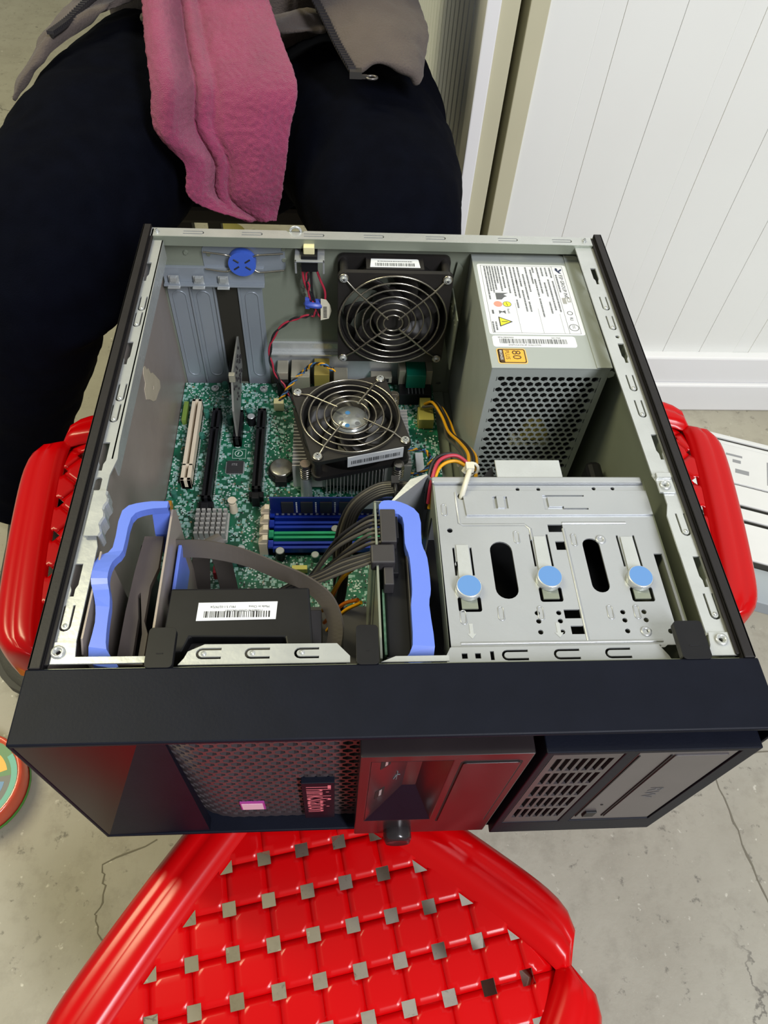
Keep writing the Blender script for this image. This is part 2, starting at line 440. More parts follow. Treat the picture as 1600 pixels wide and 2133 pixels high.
def make_stool(label, loc, rot):
    t = thing('plastic_stool', label, 'stool', (0, 0, -FZ), 'red plastic stools under the computer')
    # parts are written with the seat top at z = 0
    o = bpy.data.objects.new('seat', weave_mesh()); COL.objects.link(o); o.parent = t; o.location = (0, 0, FZ*S)
    so = o.modifiers.new('thick', 'SOLIDIFY'); so.thickness = .0022; so.offset = -1
    for k in range(4):
        r = part('rim', stool_rim(k), redm, t)
        so = r.modifiers.new('thick', 'SOLIDIFY'); so.thickness = .002; so.offset = 0
        l = part('leg', stool_leg(k), redm, t); so = l.modifiers.new('thick', 'SOLIDIFY'); so.thickness = .0025; so.offset = 0
    return t
st = make_stool('red woven-top plastic stool in the foreground, its seat mostly uncovered', (0, 0, -FZ), 0)
st.location = (140.4*S, -108*S, 0); st.rotation_euler = (0, 0, R(-35))
clone(st, (14, 250, -FZ), 'red plastic stool under the left end of the computer case', R(6))
clone(st, (377, 278, -FZ), 'red plastic stool under the right end of the computer case', R(-8))
# ------------------------------------------------------------------ computer case: chassis
case = thing('computer_case', 'open black desktop computer tower lying on its side across the red stools', 'computer', (180, 210, 0))
part('bottom_panel', MB().box(1, 357, 37, 404, .5, 4), steel_in, case)
part('mounting_tray', MB().box(3, 252, 150, 400, 4, 9).box(3, 60, 60, 150, 4, 7), steel_in, case, bevel=1)
def cover(x0, x1, xs, name):
    mb = MB(); o = x0 if xs > 0 else x1
    mb.box(o if xs > 0 else o-1.6, o+1.6 if xs > 0 else o, 37, 405, .2, 181)          # outer wall
    mb.box(min(o, o+xs*6.2), max(o, o+xs*6.2), 37, 405, 179.4, 181)                      # folded top strip
    mb.box(min(o+xs*6.2, o+xs*8.4), max(o+xs*6.2, o+xs*8.4), 40, 403, 176.6, 178.4)        # inner lip, lower
    mb.box(min(o+xs*5.2, o+xs*6.2), max(o+xs*5.2, o+xs*6.2), 37, 405, 172, 181)
    return part(name, mb, coverm, case, bevel=.5)
cover(-1.5, 359.5, 1, 'side_cover'); cover(-1.5, 360.5, -1, 'side_cover')
# a tall inner wall along each side
wl = part('chassis_wall', MB().box(3.2, 4.4, 40, 402, 4, 176), steel_wall, case)
st_ = [(296, 133), (300, 131), (302, 125), (306, 123), (308, 116), (313, 112), (318, 104), (325, 92), (322, 87), (312, 90), (303, 92), (296, 98), (290, 106), (283, 113), (285, 121), (291, 122), (292, 130)]
MBs = MB().plate(st_, [circ(305, 104, 2, 7)], 0, .35, lambda u, v, w: (4.4+w, u, v)); part('torn_sticker', MBs, stickm, wl, label='torn cream sticker remains')
part('chassis_wall', MB().box(354.6, 355.8, 40, 402, 4, 176), steel_in, case)
# side rims with stamped slots
def rim(outer, holes, z, name, fr=None, th=1.1, m=steel_bright):
    mb = MB(); mb.plate(outer, holes, -th, 0, fr or TOP(z)); return part(name, mb, m, case, bevel=.0)
lh = [keyhole(7.6, 352, 22, 4.4), uslot(10.2, 310, 13, 5.4, 1.1, 90), uslot(9.4, 293, 13, 5.4, 1.1, 90), keyhole(8, 264, 22, 4.4), uslot(10, 222, 13, 5.6, 1.1, 90), uslot(9.2, 204, 13, 5.6, 1.1, 90),
      keyhole(8.4, 174, 22, 4.4), rrect(7, 11, 148, 158, 1.8), keyhole(9.4, 89, 20, 4.2), uslot(9.6, 62, 12, 6, 1.2, 90)]
rimL = rim([(5.2, 391), (5.2, 160), (5.4, 50), (16.8, 50), (16.8, 110), (14.6, 118), (14.6, 160), (17, 172), (16, 185), (14.4, 391)], lh, 176, 'side_rim')
rh_ = [keyhole(347, 357, 20, 4.2), uslot(347, 319, 13, 5.6, 1.1, 90), uslot(347, 297, 13, 5.6, 1.1, 90), circ(348, 287, 1.6, 8), keyhole(348.6, 270, 20, 4.4), uslot(347, 235, 13, 5.6, 1.1, 90), uslot(347, 211, 13, 5.6, 1.1, 90),
       keyhole(350, 183, 21, 4.2), uslot(349, 118, 13, 6, 1.1, 90), keyhole(350, 91, 20, 4.2), uslot(349.4, 64, 13, 6, 1.2, 90)]
rimR = rim([(338.2, 394), (338.8, 250), (340, 160), (343.5, 150), (343.5, 138), (341, 130), (341, 52), (353.6, 52), (353.4, 394)], rh_, 176, 'side_rim')
for x, y in ((10.2, 309), (9.4, 292), (10, 221), (9.2, 203), (9.6, 61)):
    mb = MB(); dimple(mb, x, y+1.4, 176); part('dimple', mb, steel_bright, rimL)
for x, y in ((347, 318), (347, 296), (347, 234), (347, 210), (349, 117), (349.4, 63)):
    mb = MB(); dimple(mb, x, y+1.4, 176); part('dimple', mb, steel_bright, rimR)
for x0, x1, nm in ((5, 14.4, rimL),):
    xx = x1 if nm is rimL else x0
    part('rim_flange', MB().box(min(xx, xx+.1)-.9, xx, 172, 391, 160, 176), steel_bright, nm)
# wavy clip over the left rim
mb = MB(); rows = []
for i in range(13):
    y = 115+31*i/12; w = .9*math.sin(i*1.5)
    rows.append([(9.2, y, 177), (9.2, y, 179.2), (16.6+w, y, 179.2), (17.4+w, y, 178), (17.4+w, y, 168)])
mb.grid(rows, sm=False); o = part('rim_clip', mb, steel_bright, case); so = o.modifiers.new('t', 'SOLIDIFY'); so.thickness = .001
# rear rim
bh = []
for x in (34, 79, 127, 174, 223, 281, 325): bh.append(uslot(x+9, 398.6, 14, 4.0, .9, 180))
rb = rim([(3.6, 393.5), (3.6, 404), (108, 404), (109.5, 402), (121, 402), (122.5, 404), (352, 404), (352, 393.5)], bh, 178.4, 'rear_rim')
mb = MB(); mb.tube([(115.3+4.1*math.cos(a*.2618), 403.5, 178+4.1*math.sin(a*.2618)) for a in range(13)], 1.1, 8); part('padlock_loop', mb, steel_bright, case)
mb = MB().box(3.6, 352, 393.2, 394.4, 170, 178.2); part('rear_flange', mb, steel_in, case)
for x in (9, 346): screw('rivet', case, x, 398.8, 178.2, 1.2, steel_bright)
# corner brackets with screws
def bracket(poly, z, sx, sy):
    mb = MB().plate(poly, [circ(sx, sy, 1.3, 10)], -1, .2, TOP(z)); mb.lathe([(3.6, .2), (3.2, 1.6), (1.9, 1.6), (1.6, -.4)], (sx, sy, z), 18)
    return part('corner_bracket', mb, steel_bright, case)
bracket([(4.6, 41), (17.6, 41), (58, 41), (52, 44.4), (18.4, 44.6), (17.4, 52.5), (6, 52.5)], 177, 9.9, 47)
bracket([(338, 40), (356.6, 40), (353.2, 53), (341.6, 53), (340.6, 46)], 177, 347.1, 48.6)
bracket([(340.6, 145.6), (350.2, 145.6), (350.2, 158), (340.6, 158)], 177.4, 344.8, 150.6)
part('bracket_fold', MB().box(340.6, 350, 155.6, 159.6, 177.4, 179.4), steel_bright, case, bevel=.5)
# front wall and lips
part('front_wall', MB().box(3, 356, 37.6, 39, 4, 176), steel_in, case)
lip = [uslot(79.5, 45.4, 9.5, 6, 1.3, 0), uslot(103.5, 45.2, 9.5, 6, 1.3, 0), uslot(128, 45, 9.5, 6, 1.3, 0)]
fl1 = rim([(68.4, 39.6), (153, 39.6), (153, 43), (146.5, 50), (80.5, 50.4), (72.5, 46.6), (71, 43)], lip, 177, 'front_lip')
for x in (80.4, 104.4, 129): mb = MB(); dimple(mb, x, 45.3, 177, 1.5); part('dimple', mb, steel_bright, fl1)
part('front_lip', MB().plate([(168.5, 39.6), (203, 39.6), (203, 42.6), (176, 42.6)], [], -1, 0, TOP(176.6)), steel_bright, case)
# black bezel clips that hook over the front lip
for x0, x1 in ((53.2, 66.6), (156, 167.4), (322, 337.4)):
    mb = MB().plate(rrect(x0, x1, 36.4, 58, 2.2), [], -4, 0, TOP(181.2)); mb.box(x0+5, x1-5, 43.6, 44.2, 181.2, 181.45)
    part('bezel_clip', mb, blackp, case, bevel=.8)

# rear panel with expansion slots
hol = [rect(46, 65, 18, 128), rect(88, 241, 12, 57)]
bp_ = part('rear_panel', MB().plate([(2, 3), (357, 3), (357, 178), (2, 178)], hol, 0, 1.4, BACK(404)), steel_in, case)
for x0, x1 in ((6.4, 24.4), (26.4, 44.4), (66.6, 85)):
    mb = MB(); mb.plate([(x0, 14), (x1, 14), (x1, 131), (x0, 131)], [], 1.4, 2.6, BACK(404))
    c = (x0+x1)/2
    mb.tube([(c+5.4*math.cos(R(a)), 401.3, z0+5.4*math.sin(R(a))) for z0, r_ in ((116, range(0, 181, 20)), (32, range(180, 361, 20))) for a in r_], .7, 6, closed=True)
    part('slot_cover', mb, slotm, case, bevel=.3)
for x in (25.4, 45.4, 65.6): part('slot_divider', MB().box(x-1, x+1, 399.8, 402.6, 12, 131), slotm, case, bevel=.5)
mb = MB().box(6, 88, 394.5, 402.6, 130.6, 132.2); mb.box(6, 88, 399.5, 402.6, 132, 146); part('slot_rail', mb, slotm, case, bevel=.4)
for x in (14.6, 34.6, 54.6):
    mb = MB().box(x-5, x+5, 391.5, 398, 130.6, 131.8); mb.box(x-4.2, x+4.2, 396.6, 398, 131, 139.5); mb.box(x-2.4, x+3, 393.5, 397, 136, 140)
    part('slot_tab', mb, steel_bright, case, bevel=.3)
mb = MB().plate(rrect(40, 106, 141.5, 166, 6), [], 1.4, 2.2, BACK(404)); part('retainer_plate', mb, slotm, case)
kn = part('retainer_knob', MB().cyl((71.9, 394, 153.5), (71.9, 400.6, 153.5), 11, 11, 32), bluek, case, bevel=1.2)
for a in (35, 145, 215, 325):
    mb = MB(); c, s_ = math.cos(R(a)), math.sin(R(a))
    mb.tube([(71.9+3.2*c, 393.9, 153.5+3.2*s_), (71.9+8*c, 393.9, 153.5+8*s_)], .7, 6); part('knob_slot', mb, inkd, kn)
for sgn in (1, -1):
    for sz in (1, -1):
        mb = MB().tube(spline([(71.9+sgn*9, 396, 153.5+sz*6), (71.9+sgn*14, 395.4, 153.5+sz*8), (71.9+sgn*(33 if sgn > 0 else 30), 396.6, 153.5+sz*(9 if sz > 0 else 6.5))], 4), .75, 6)
        part('retainer_wire', mb, chrome, case)
for x, z in ((45, 157), (27, 158), (105, 163), (105, 153), (118, 146), (118, 137), (120, 128), (120, 120)):
    mb = MB().cyl((x, 402.6, z), (x, 401.2, z), 2.3, 1.6, 12); part('rivet', mb, steel_in, case)
mb = MB(); mb.box(88, 150, 396, 402.6, 56, 58); mb.box(88, 150, 400, 402.6, 58, 68); mb.box(150, 241, 399, 402.6, 55, 57); part('port_ledge', mb, steel_bright, case, bevel=.4)
part('port_shield', MB().plate(rect(87, 242, 10, 58), [], -.6, .2, BACK(403)), steel, case)
# intrusion switch on a bent tab
t = part('switch_bracket', MB().box(114.5, 138, 383, 402.6, 164.2, 165.4).box(114.5, 116, 383, 385, 154, 165.4).box(136.5, 138, 383, 385, 154, 165.4), steel, case, bevel=.3)
part('switch_body', MB().box(119.5, 132.5, 385.5, 397.5, 154, 168.4), blackp, t, bevel=.4)
part('switch_button', MB().box(121.6, 130.2, 388, 396.6, 168, 174.5), cream, t, bevel=.6)
# bent wing beside the drive cage and the ridge of the right-hand wall
mb = MB(); mb.plate([(232, 4), (252, 4), (252, 150), (247, 156)], [circ(246, 20, 2.4, 10)], 0, 1.2, BACK(401)); part('fan_bracket', mb, steel_in, case)
mb = MB().box(245, 246.2, 356, 398, 78, 132); [mb.cyl((244.6, 362+i*6, 122), (245.2, 362+i*6, 122), 1.1, n=8) for i in range(6)]
part('fan_guide', mb, steel_in, case, bevel=.5)
# ------------------------------------------------------------------ drive cage (part of the case)
hl = [rrect(235, 248, 81, 119, 6.4, 5), rrect(290.4, 300.6, 84.5, 121, 5, 5)]
for cx, cy, y1 in ((219.4, 87.2, 115), (265.8, 92.9, 124), (318, 92.4, 123)):
    hl += [rect(cx-6.2, cx-5, cy+9, y1), rect(cx+3.8, cx+5, cy+9, y1), rrect(cx-6.5, cx+6.5, cy-14, cy-4.5, 1.5)]
hl += [rect(272, 281, 125.6, 131), rect(274.5, 280.5, 113, 119), rect(271, 280, 68.5, 74), rect(273, 281, 59, 64)]
for cx in (260, 308):
    for dx, dy in ((-4, 72), (8, 72), (-4, 67), (8, 67), (-4, 60.5), (8, 60.5)): hl.append(circ(cx+dx, dy, 1.5, 8))
hl += [circ(213, 127, 1.7, 8), circ(215.4, 104, 1.7, 8), circ(222.6, 152, 2.6, 10), circ(328, 60, 1.6, 8)]
hl += [rect(331.5, 336.5, 58, 110), circ(258, 157.5, 1.3, 8), circ(271, 157.5, 1.3, 8), circ(306, 158, 1.3, 8), circ(318, 158, 1.3, 8)]
mb = MB().plate([(205.6, 50.6), (322, 50.6), (324, 52), (338, 52), (338, 164), (206.6, 164)], hl, -1.1, 0, TOP(165))
cage = part('drive_cage', mb, steel, case)
mb = MB().plate(rect(50.6, 164, 4, 165), [rrect(60, 150, 20, 150, 6)], 0, 1, lambda u, v, w: (205.6+w, u, v)); part('cage_side', mb, steel_in, cage)
mb = MB().box(205.6, 338, 163, 164.2, 4, 165); part('cage_back', mb, steel, cage)
mb = MB().box(338, 339, 50.6, 164, 60, 165); part('cage_side', mb, steel_in, cage)
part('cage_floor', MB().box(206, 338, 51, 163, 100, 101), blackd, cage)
mb = MB(); mb.box(205, 337, 160.8, 165.8, 165, 167.4); part('cage_hem', mb, steel, cage, bevel=1)
mb = MB().plate([(224, 137.4), (338, 137.4), (338, 155.4), (223, 155.4)], [rect(241, 250, 142, 151), [(272, 152), (298, 152), (298, 150.8), (275, 150.8), (275, 143.5), (284, 143.5), (284, 142.2), (299, 142.2), (299, 141), (272, 141)]], 0, 1.2, TOP(165.2))
mb.box(243.4, 247.6, 142, 151, 165.2, 167.2); part('cage_crossbar', mb, steel, cage)
lipc = [uslot(235, 45.6, 11, 6, 1.3, 0), uslot(262.5, 45.7, 11, 6, 1.3, 0), uslot(290, 45.9, 11, 6, 1.3, 0)]
mb = MB().plate([(203, 39.8), (322.5, 39.8), (321, 44), (317, 50.4), (205.4, 50.4), (203, 46)], lipc+[rect(211, 214, 44, 47), rect(218, 221, 44, 47), rect(226, 228, 43, 48)], -1, 0, TOP(169)); part('cage_lip', mb, steel, cage)
mb = MB()
for pts in ([(219, 155), (219, 132), (221, 131), (258, 131), (261, 128), (261, 120)], [(206.5, 52), (320, 52)], [(281, 128), (281, 55)], [(281, 132), (320, 132)], [(212, 54.4), (322, 54.4)]):
    mb.tube([(x, y, 164.6) for x, y in pts], 1.1, 6)
for x, y in ((211, 142), (252, 122), (286, 120), (215, 70), (236, 72), (258, 72), (297, 72), (312, 72)):
    mb.tube([(x+1.6*math.cos(R(a)), y+(2.5 if a < 180 else -2.5)+1.6*math.sin(R(a)), 165) for a in range(0, 360, 30)], .45, 5, closed=True)
for x, y in ((302, 120), (314, 60)): mb.lathe([(3.2, 0), (2.8, .8), (1.6, .8), (1.2, 0)], (x, y, 165), 14)
part('embossing', mb, steel, cage)
for x0 in (218.5, 266): # embossed arrows
    mb = MB().plate([(x0-1, 66), (x0+1, 66), (x0+1, 60), (x0+2.4, 60), (x0, 57), (x0-2.4, 60), (x0-1, 60)], [], 0, .3, TOP(165)); part('arrow_mark', mb, steel_bright, cage)
for cx, cy in ((219.4, 87.2), (265.8, 92.9), (318, 92.4)):
    mb = MB().plate([(cx-4.6, cy), (cx+3.4, cy), (cx+3, cy+29), (cx-4, cy+29)], [], .2, 1, TOP(165)); arm = part('release_spring', mb, steel_bright, cage)
    mb = MB().plate([(cx-4.5, cy-12), (cx+4.5, cy-12), (cx+4.5, cy-3), (cx-4.5, cy-3)], [], -.5, .5, TOP(164.4)); part('spring_tip', mb, steel_in, cage)
    mb = MB().lathe([(7.4, 165.4), (7.4, 168.6), (6.7, 169.6), (6.5, 169.4)], (cx, cy, 0), 28); mb.cyl((cx, cy, 165.2), (cx, cy, 165.6), 7.4, n=28)
    b_ = part('release_button', mb, steel_bright, cage)
    part('button_cap', MB().cyl((cx, cy, 168.4), (cx, cy, 169.5), 6.6, n=28), bluebtn, b_)
# bracket flap between the cage and the power supply
mb = MB().box(246.4, 288, 166, 180.5, 164.6, 165.8); part('psu_flap', mb, steel_bright, case, bevel=.4)
mb = MB().plate([(236, 168), (246, 180), (246, 166), (236, 166)], [], -1, 0, TOP(160)); part('psu_flap_wing', mb, blackp, case)
mb = MB(); P = [(205.8, 164, 166), (203, 168, 166), (193, 166, 163), (180, 152, 158), (176, 147, 155), (176, 147, 100), (205.8, 164, 100), (204, 166, 100)]
mb.add(P, [(0, 1, 2, 3, 4, 5, 7, 6)]); o = part('cage_wing', mb, steel, case, nofix=True); so = o.modifiers.new('t', 'SOLIDIFY'); so.thickness = .0012
# green-brown duct behind the cage (dark lump by the right wall)
part('cable_clip', MB().box(338, 350, 205, 240, 60, 95), blackp, case, bevel=4)

# ------------------------------------------------------------------ front bezel (part of the case)
mb = MB(); mb.box(-2.4, 361.6, 0, 37, 177.2, 180.6); mb.box(-2.4, -.2, 0, 37, 0, 180); mb.box(359.4, 361.6, 0, 37, 0, 180); mb.box(-2.4, 361.6, 0, 37, 0, 3)
bez = part('front_bezel', mb, bezelm, case, bevel=.9)
part('bezel_backing', MB().box(0, 359, 33, 35, 3, 177), blackd, bez)
# twisted solid section at the left end
P0, P1, P2, P3 = Vector((-.2, .6, 177)), Vector((57, 17, 177)), Vector((-.2, .6, 2.5)), Vector((64, 9, 2.5))
rows = []
for i in range(13):
    t = i/12; a = P0.lerp(P2, t); b = P1.lerp(P3, t); z = a.z; row = []
    for j in range(9):
        s_ = j/8; p = a.lerp(b, s_); bul = math.sin(math.pi*t)*-4*s_
        row.append((p.x+bul, p.y, p.z))
    rows.append(row)
A = MB().add([P0, P1, P2], [(0, 1, 2)]); B = MB().add([P1, P3+Vector((0, -7.6, 0)), P2], [(0, 1, 2)])
B.add([P1, P3, P3+Vector((0, -7.6, 0))], [(0, 1, 2)])
part('bezel_facet', A, mat('bezel_facet_gloss', '#120d0f', .28, spec=.4), bez, nofix=True); part('bezel_facet', B, bezelm, bez, nofix=True)
grm = mat('grille_plastic', '#3a3436', .35, 0, '#443d40', 40, .7)
def gy(u, v):
    return 9+ (7*max(0, (82-u)/25)**2 if u < 82 else 0)
fg = lambda u, v, w: (u, gy(u, v)-w, v)
mb = MB(); b4 = mb.hexplate(55, 354, 8, 171, 7.0, .74, -2.2, 0, fg)
part('front_grille', mb, grm, bez, nofix=True)
# left block with the port recess, power button and blank door
redge = MB()
redge.plate([(157.5, 10), (242, 10), (242, 168), (157.5, 168)], [[(163, 44), (203, 44), (203, 160), (163, 160)]], 0, 14, BACK(9))
blk = part('port_block', redge, bezelg, bez, bevel=.6)
ports = MB()
ports.add([(163, -5, 160), (203, -5, 160), (203, -5, 44), (163, -5, 44), (184, 6, 160), (192, 6, 160), (192, 6, 80), (184, 6, 80)],
          [(0, 4, 7, 3), (4, 5, 6, 7), (1, 5, 6, 2), (0, 1, 5, 4)], 0)
part('port_recess', ports, bezelg, blk, nofix=True)
part('port_ramp', MB().add([(163, -5, 44.2), (203, -5, 44.2), (192, 6, 80.2), (184, 6, 80.2)], [(0, 1, 2, 3)]), bezelm, blk, nofix=True)
_sl = Vector((21, 11, 0)).normalized(); _sn = Vector((_sl.y, -_sl.x, 0))
def psl(u, v, w): p = Vector((163, -5, 0))+_sl*u+_sn*w; return (p.x, p.y, v)
for u, z in ((9, 146), (8, 92)):
    p_ = part('usb_socket', MB().box(u-3, u+3, z-7.5, z+7.5, -.4, .15, fr=psl), blackd, blk)
    part('usb_tongue', MB().box(u-.4, u+1.2, z-5.4, z+5.4, .1, .3, fr=psl), steel_bright, p_)
mb = MB().tube([psl(18, 116, .2), psl(18, 102, .2)], .4, 5); mb.tube([psl(16, 106, .2), psl(18, 111, .2), psl(20, 108, .2)], .4, 5); part('usb_symbol', mb, inkm, blk)
mb = MB(); mb.lathe([(9, -4.8), (9, -10), (7.6, -13), (5, -12), (.1, -11.6)], (0, 0, 0), 28, fr=lambda x, y, z: (185+x, z, 17+y)); part('power_button', mb, bezelg, blk)
pts = rrect(207, 238, 38, 158, 2); gr = MB()
gr.plate(pts, [rrect(207.9, 237.1, 38.9, 157.1, 1.6)], -.2, .05, BACK(-5)); part('door_groove', gr, blackd, blk)
mb = MB().plate(rrect(208.2, 236.8, 39.2, 156.8, 1.6), [], 0, .8, BACK(-5)); part('blank_door', mb, bezelg, blk, bevel=.4)
# right block: vented drive blank and optical drive
ob_ = MB().plate([(247, 4), (355, 4), (355, 169), (247, 169)], [rect(251, 287, 30, 165), rect(294, 346, 30, 165)], 0, 14.5, BACK(9))
odb = part('drive_block', ob_, bezelm, bez, bevel=.6)
vents = []
for j in range(5):
    for i in range(7): vents.append(rect(254.5+i*4.4, 257.3+i*4.4, 42+j*24, 62+j*24))
mb = MB().plate(rect(251.4, 286.6, 30.4, 164.6), vents, 0, 2, BACK(-3.1)); part('vented_blank', mb, grm, odb)
part('blank_backing', MB().box(251, 287, 4, 5, 30, 165), blackd, odb)
drv = mat('drive_face', '#4a4647', .32, 0, '#534e4f', 40, .7)
mb = MB().plate(rect(294.8, 345.2, 31, 164), [], 0, 2, BACK(-2.9)); od = part('optical_drive_face', mb, drv, odb, bevel=.5)
mb = MB().box(312, 312.8, -5.4, -4.8, 40, 160); mb.box(295.4, 296.2, -5.4, -4.8, 40, 160); part('tray_line', mb, blackd, od)
mb = MB().plate(rrect(314, 342, 38, 160, 1), [], 0, .7, BACK(-4.9)); part('drive_tray', mb, drv, od, bevel=.3)
mb = MB().box(299, 306, -6.3, -4.5, 42, 52); part('eject_button', mb, blackp, od, bevel=.4)
mb = MB().cyl((305, -4.7, 66), (305, -5.2, 66), .9, n=8); part('eject_hole', mb, blackd, od)
text('RW', 11, lambda u, v, w: (322+v, -5.65-w, 104-u), od, inkm, 'drive_emblem', 1.2)
# badge
mb = MB().box(126, 145, 5.4, 9.5, 11, 90); bd = part('badge', mb, bezelm, bez, bevel=.4)
text('ThinkStation', 21, lambda u, v, w: (128.6+v, 5.4-w, 86-u), bd, redrefl, 'badge_lettering', .55)
mb = MB().box(86.5, 101.5, 8.0, 9.2, 26, 42); tg = part('sticker', mb, mat('pink_sticker', '#a23a8c', .5), bez)
part('sticker_face', MB().box(87.4, 100.4, 7.7, 8.1, 27.4, 40), mat('pink_pale', '#dcb8c8', .5), tg)
# ------------------------------------------------------------------ labels
def barcode(x0, x1, y0, y1, z, parent, m=inkm, seed=1, up=True):
    rnd = random.Random(seed); mb = MB(); x = x0
    while x < x1:
        w = rnd.choice((.35, .35, .6, .9)); mb.box(x, min(x+w, x1), y0, y1, z, z+.08); x += w+rnd.choice((.3, .4, .7))
    return part('barcode', mb, m, parent)
def fine_print(lines, fr, parent, m=inkm, seed=2):
    """tiny illegible print: short dashes along each (u0,u1,v,height) line"""
    rnd = random.Random(seed); mb = MB()
    for u0, u1, v, h in lines:
        u = u0
        while u < u1:
            w = rnd.uniform(.5, 1.6); e = min(u+w, u1)
            mb.add([fr(u, v, .1), fr(e, v, .1), fr(e, v+h, .1), fr(u, v+h, .1)], [(0, 1, 2, 3)]); u += w+rnd.uniform(.25, .5)
    return part('fine_print', mb, m, parent, kind='stuff')

# ------------------------------------------------------------------ power supply
psum = mat('psu_steel', '#9fa5a1', .36, .25, '#a9afab', 14, .8, .03, 200, rvar=.06)
psu = thing('power_supply', 'grey steel power supply with a white rating label beside the black rear fan', 'power supply', (300, 335, 13))
mb = MB(); mb.box(257, 258.2, 268, 401, 13, 163); mb.box(341.8, 343, 268, 401, 13, 163); mb.box(257, 343, 399.8, 401, 13, 163); mb.box(257, 343, 268, 401, 13, 14.2)
part('housing', mb, psum, psu, bevel=.5)
mb = MB().box(256.6, 343.4, 267.6, 401, 162, 163.2); mb.box(332.6, 344.2, 267.6, 401, 163.2, 164.1); part('lid', mb, psum, psu, bevel=.4)
fp = BACK(268.6)
mb = MB(); u0, u1, v0, v1 = mb.hexplate(262, 338.5, 16, 156, 6.3, .78, -1, 0, fp)
mb.plate(rect(257, 343, 13, 162), [rect(u0-.6, u1+.6, v0-.9, v1+.9)], .12, .5, fp)
for j in range(60): pass
part('perforated_front', mb, psum, psu, nofix=True)
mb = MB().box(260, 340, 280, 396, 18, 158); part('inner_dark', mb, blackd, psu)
mb = MB().cyl((304, 279.6, 88), (304, 272, 88), 11, n=20); part('inner_coil', mb, mat('coil_gold', '#c3b15a', .35, .5, '#8f8040', 300, .5), psu)
mb = MB().box(286, 318, 272, 279, 74, 82); part('inner_coil', mb, mat('coil_pale', '#a8a480', .5), psu)
lz = TOP(163.2)
lb = part('rating_label', MB().plate(rrect(259.6, 331.8, 303, 387.6, 2), [], 0, .2, lz), whitel, psu)
lt = lambda u, v, w: (260+v, 387-u, 163.45+w)      # text frame: u runs towards the front, v towards the right
fr_ = MB()
for a0, a1, b0, b1 in ((1, 82.6, 2.2, 2.5), (1, 82.6, 68.6, 68.9), (1, 82.6, 60.0, 60.3), (82.3, 82.6, 2.2, 68.9), (1, 1.3, 2.2, 68.9), (60, 82.6, 56.4, 56.6), (54, 82.6, 40.6, 40.8), (48, 82.6, 23.8, 24)):
    fr_.add([lt(a0, b0, 0), lt(a1, b0, 0), lt(a1, b1, 0), lt(a0, b1, 0)], [(0, 1, 2, 3)])
part('label_frame', fr_, inkm, lb)
text('FSP GROUP INC', 4.2, lambda u, v, w: lt(12+u, 64.2+v, w), lb, inkd)
mb = MB().plate([(3, 63), (6, 62.4), (10, 65), (10.5, 67), (8, 65.4), (6.4, 67.6), (4, 67.8), (7, 64.6), (4, 64.6)], [], 0, .1, lt); part('maker_logo', mb, mat('logo_navy', '#2d3350', .5), lb)
lines = []
rnd = random.Random(5)
for v, a, b in ((61.4, 12, 34), (57.4, 3, 16), (57.4, 20, 58), (54, 3, 14), (54, 18, 56), (50.6, 3, 14), (50.6, 22, 40), (50.6, 46, 60), (47, 3, 36), (43.6, 3, 10), (43.6, 18, 40), (43.6, 42, 64), (41.4, 6, 24), (37.8, 3, 34), (34.6, 12, 44), (34.6, 46, 58), (31.4, 3, 28), (31.4, 32, 58), (28.2, 3, 24), (28.2, 20, 42), (25.2, 3, 40), (25.2, 44, 54), (21.4, 2.4, 36), (18.2, 2.4, 14), (18.2, 15, 30), (15.4, 2.4, 34), (13.2, 2.4, 24), (11, 2.4, 32), (8.8, 2.4, 36), (6.8, 2.4, 34), (4.6, 2.4, 44), (3, 70, 82), (5.4, 70, 80)):
    lines.append((a, b, v, 1.25))
fine_print(lines, lt, lb)
mb = MB().plate([(36, 10), (44, 10), (44, 14), (41, 16.4), (40, 18.6), (38, 16), (36, 20)], [], 0, .1, lt); part('approval_mark', mb, inkm, lb)
for v, m_ in ((17.4, ylw), (10.4, pinkd)):
    mb = MB().plate(circ(49.5, v, 3.1, 16), [], 0, .1, lt); o = part('approval_dot', mb, m_, lb)
    mb = MB().plate(circ(49.5, v, 3.3, 16), [circ(49.5, v, 2.9, 16)], .1, .16, lt); part('dot_ring', mb, inkm if m_ is ylw else pinkd, lb)
mb = MB().plate([(47.4, 17), (51.6, 17.8), (51.6, 17.4), (47.4, 16.6)], [], .1, .2, lt); part('dot_bar', mb, inkd, lb)
text('RoHS', 2.4, lambda u, v, w: lt(55+u, 16.6+v, w), lb, inkm)
mb = MB().plate([(65, 9), (75, 9), (70, 18)], [], 0, .1, lt); wt = part('warning_triangle', mb, ylw, lb)
mb = MB().plate([(64.4, 8.6), (75.6, 8.6), (70, 18.8)], [[(65.4, 9.3), (74.6, 9.3), (70, 17.4)]], .1, .2, lt); mb.plate(rect(69.7, 70.3, 10.4, 15), [], .1, .2, lt); part('triangle_border', mb, inkd, wt)
mb = MB().plate([(57, 10), (61, 10), (58.4, 12.5), (61, 15), (57, 15), (59.4, 12.5)], [], 0, .1, lt); mb.plate(rect(56.6, 61, 4.6, 6), [], 0, .1, lt); part('bin_mark', mb, inkm, lb)
text('CCC', 2.6, lambda u, v, w: lt(73+u, 63.6+v, w), lb, inkd, sx=.7)
mb = MB().plate(circ(75.6, 64.6, 3.8, 20), [circ(75.6, 64.6, 3.4, 20)], 0, .1, lt); mb.plate(circ(59, 64.6, 2.2, 16), [circ(59, 64.6, 1.8, 16)], 0, .1, lt); part('approval_ring', mb, inkd, lb)
text('RU', 3.6, lambda u, v, w: lt(64+u, 63.4+v, w), lb, inkd, sx=.8)
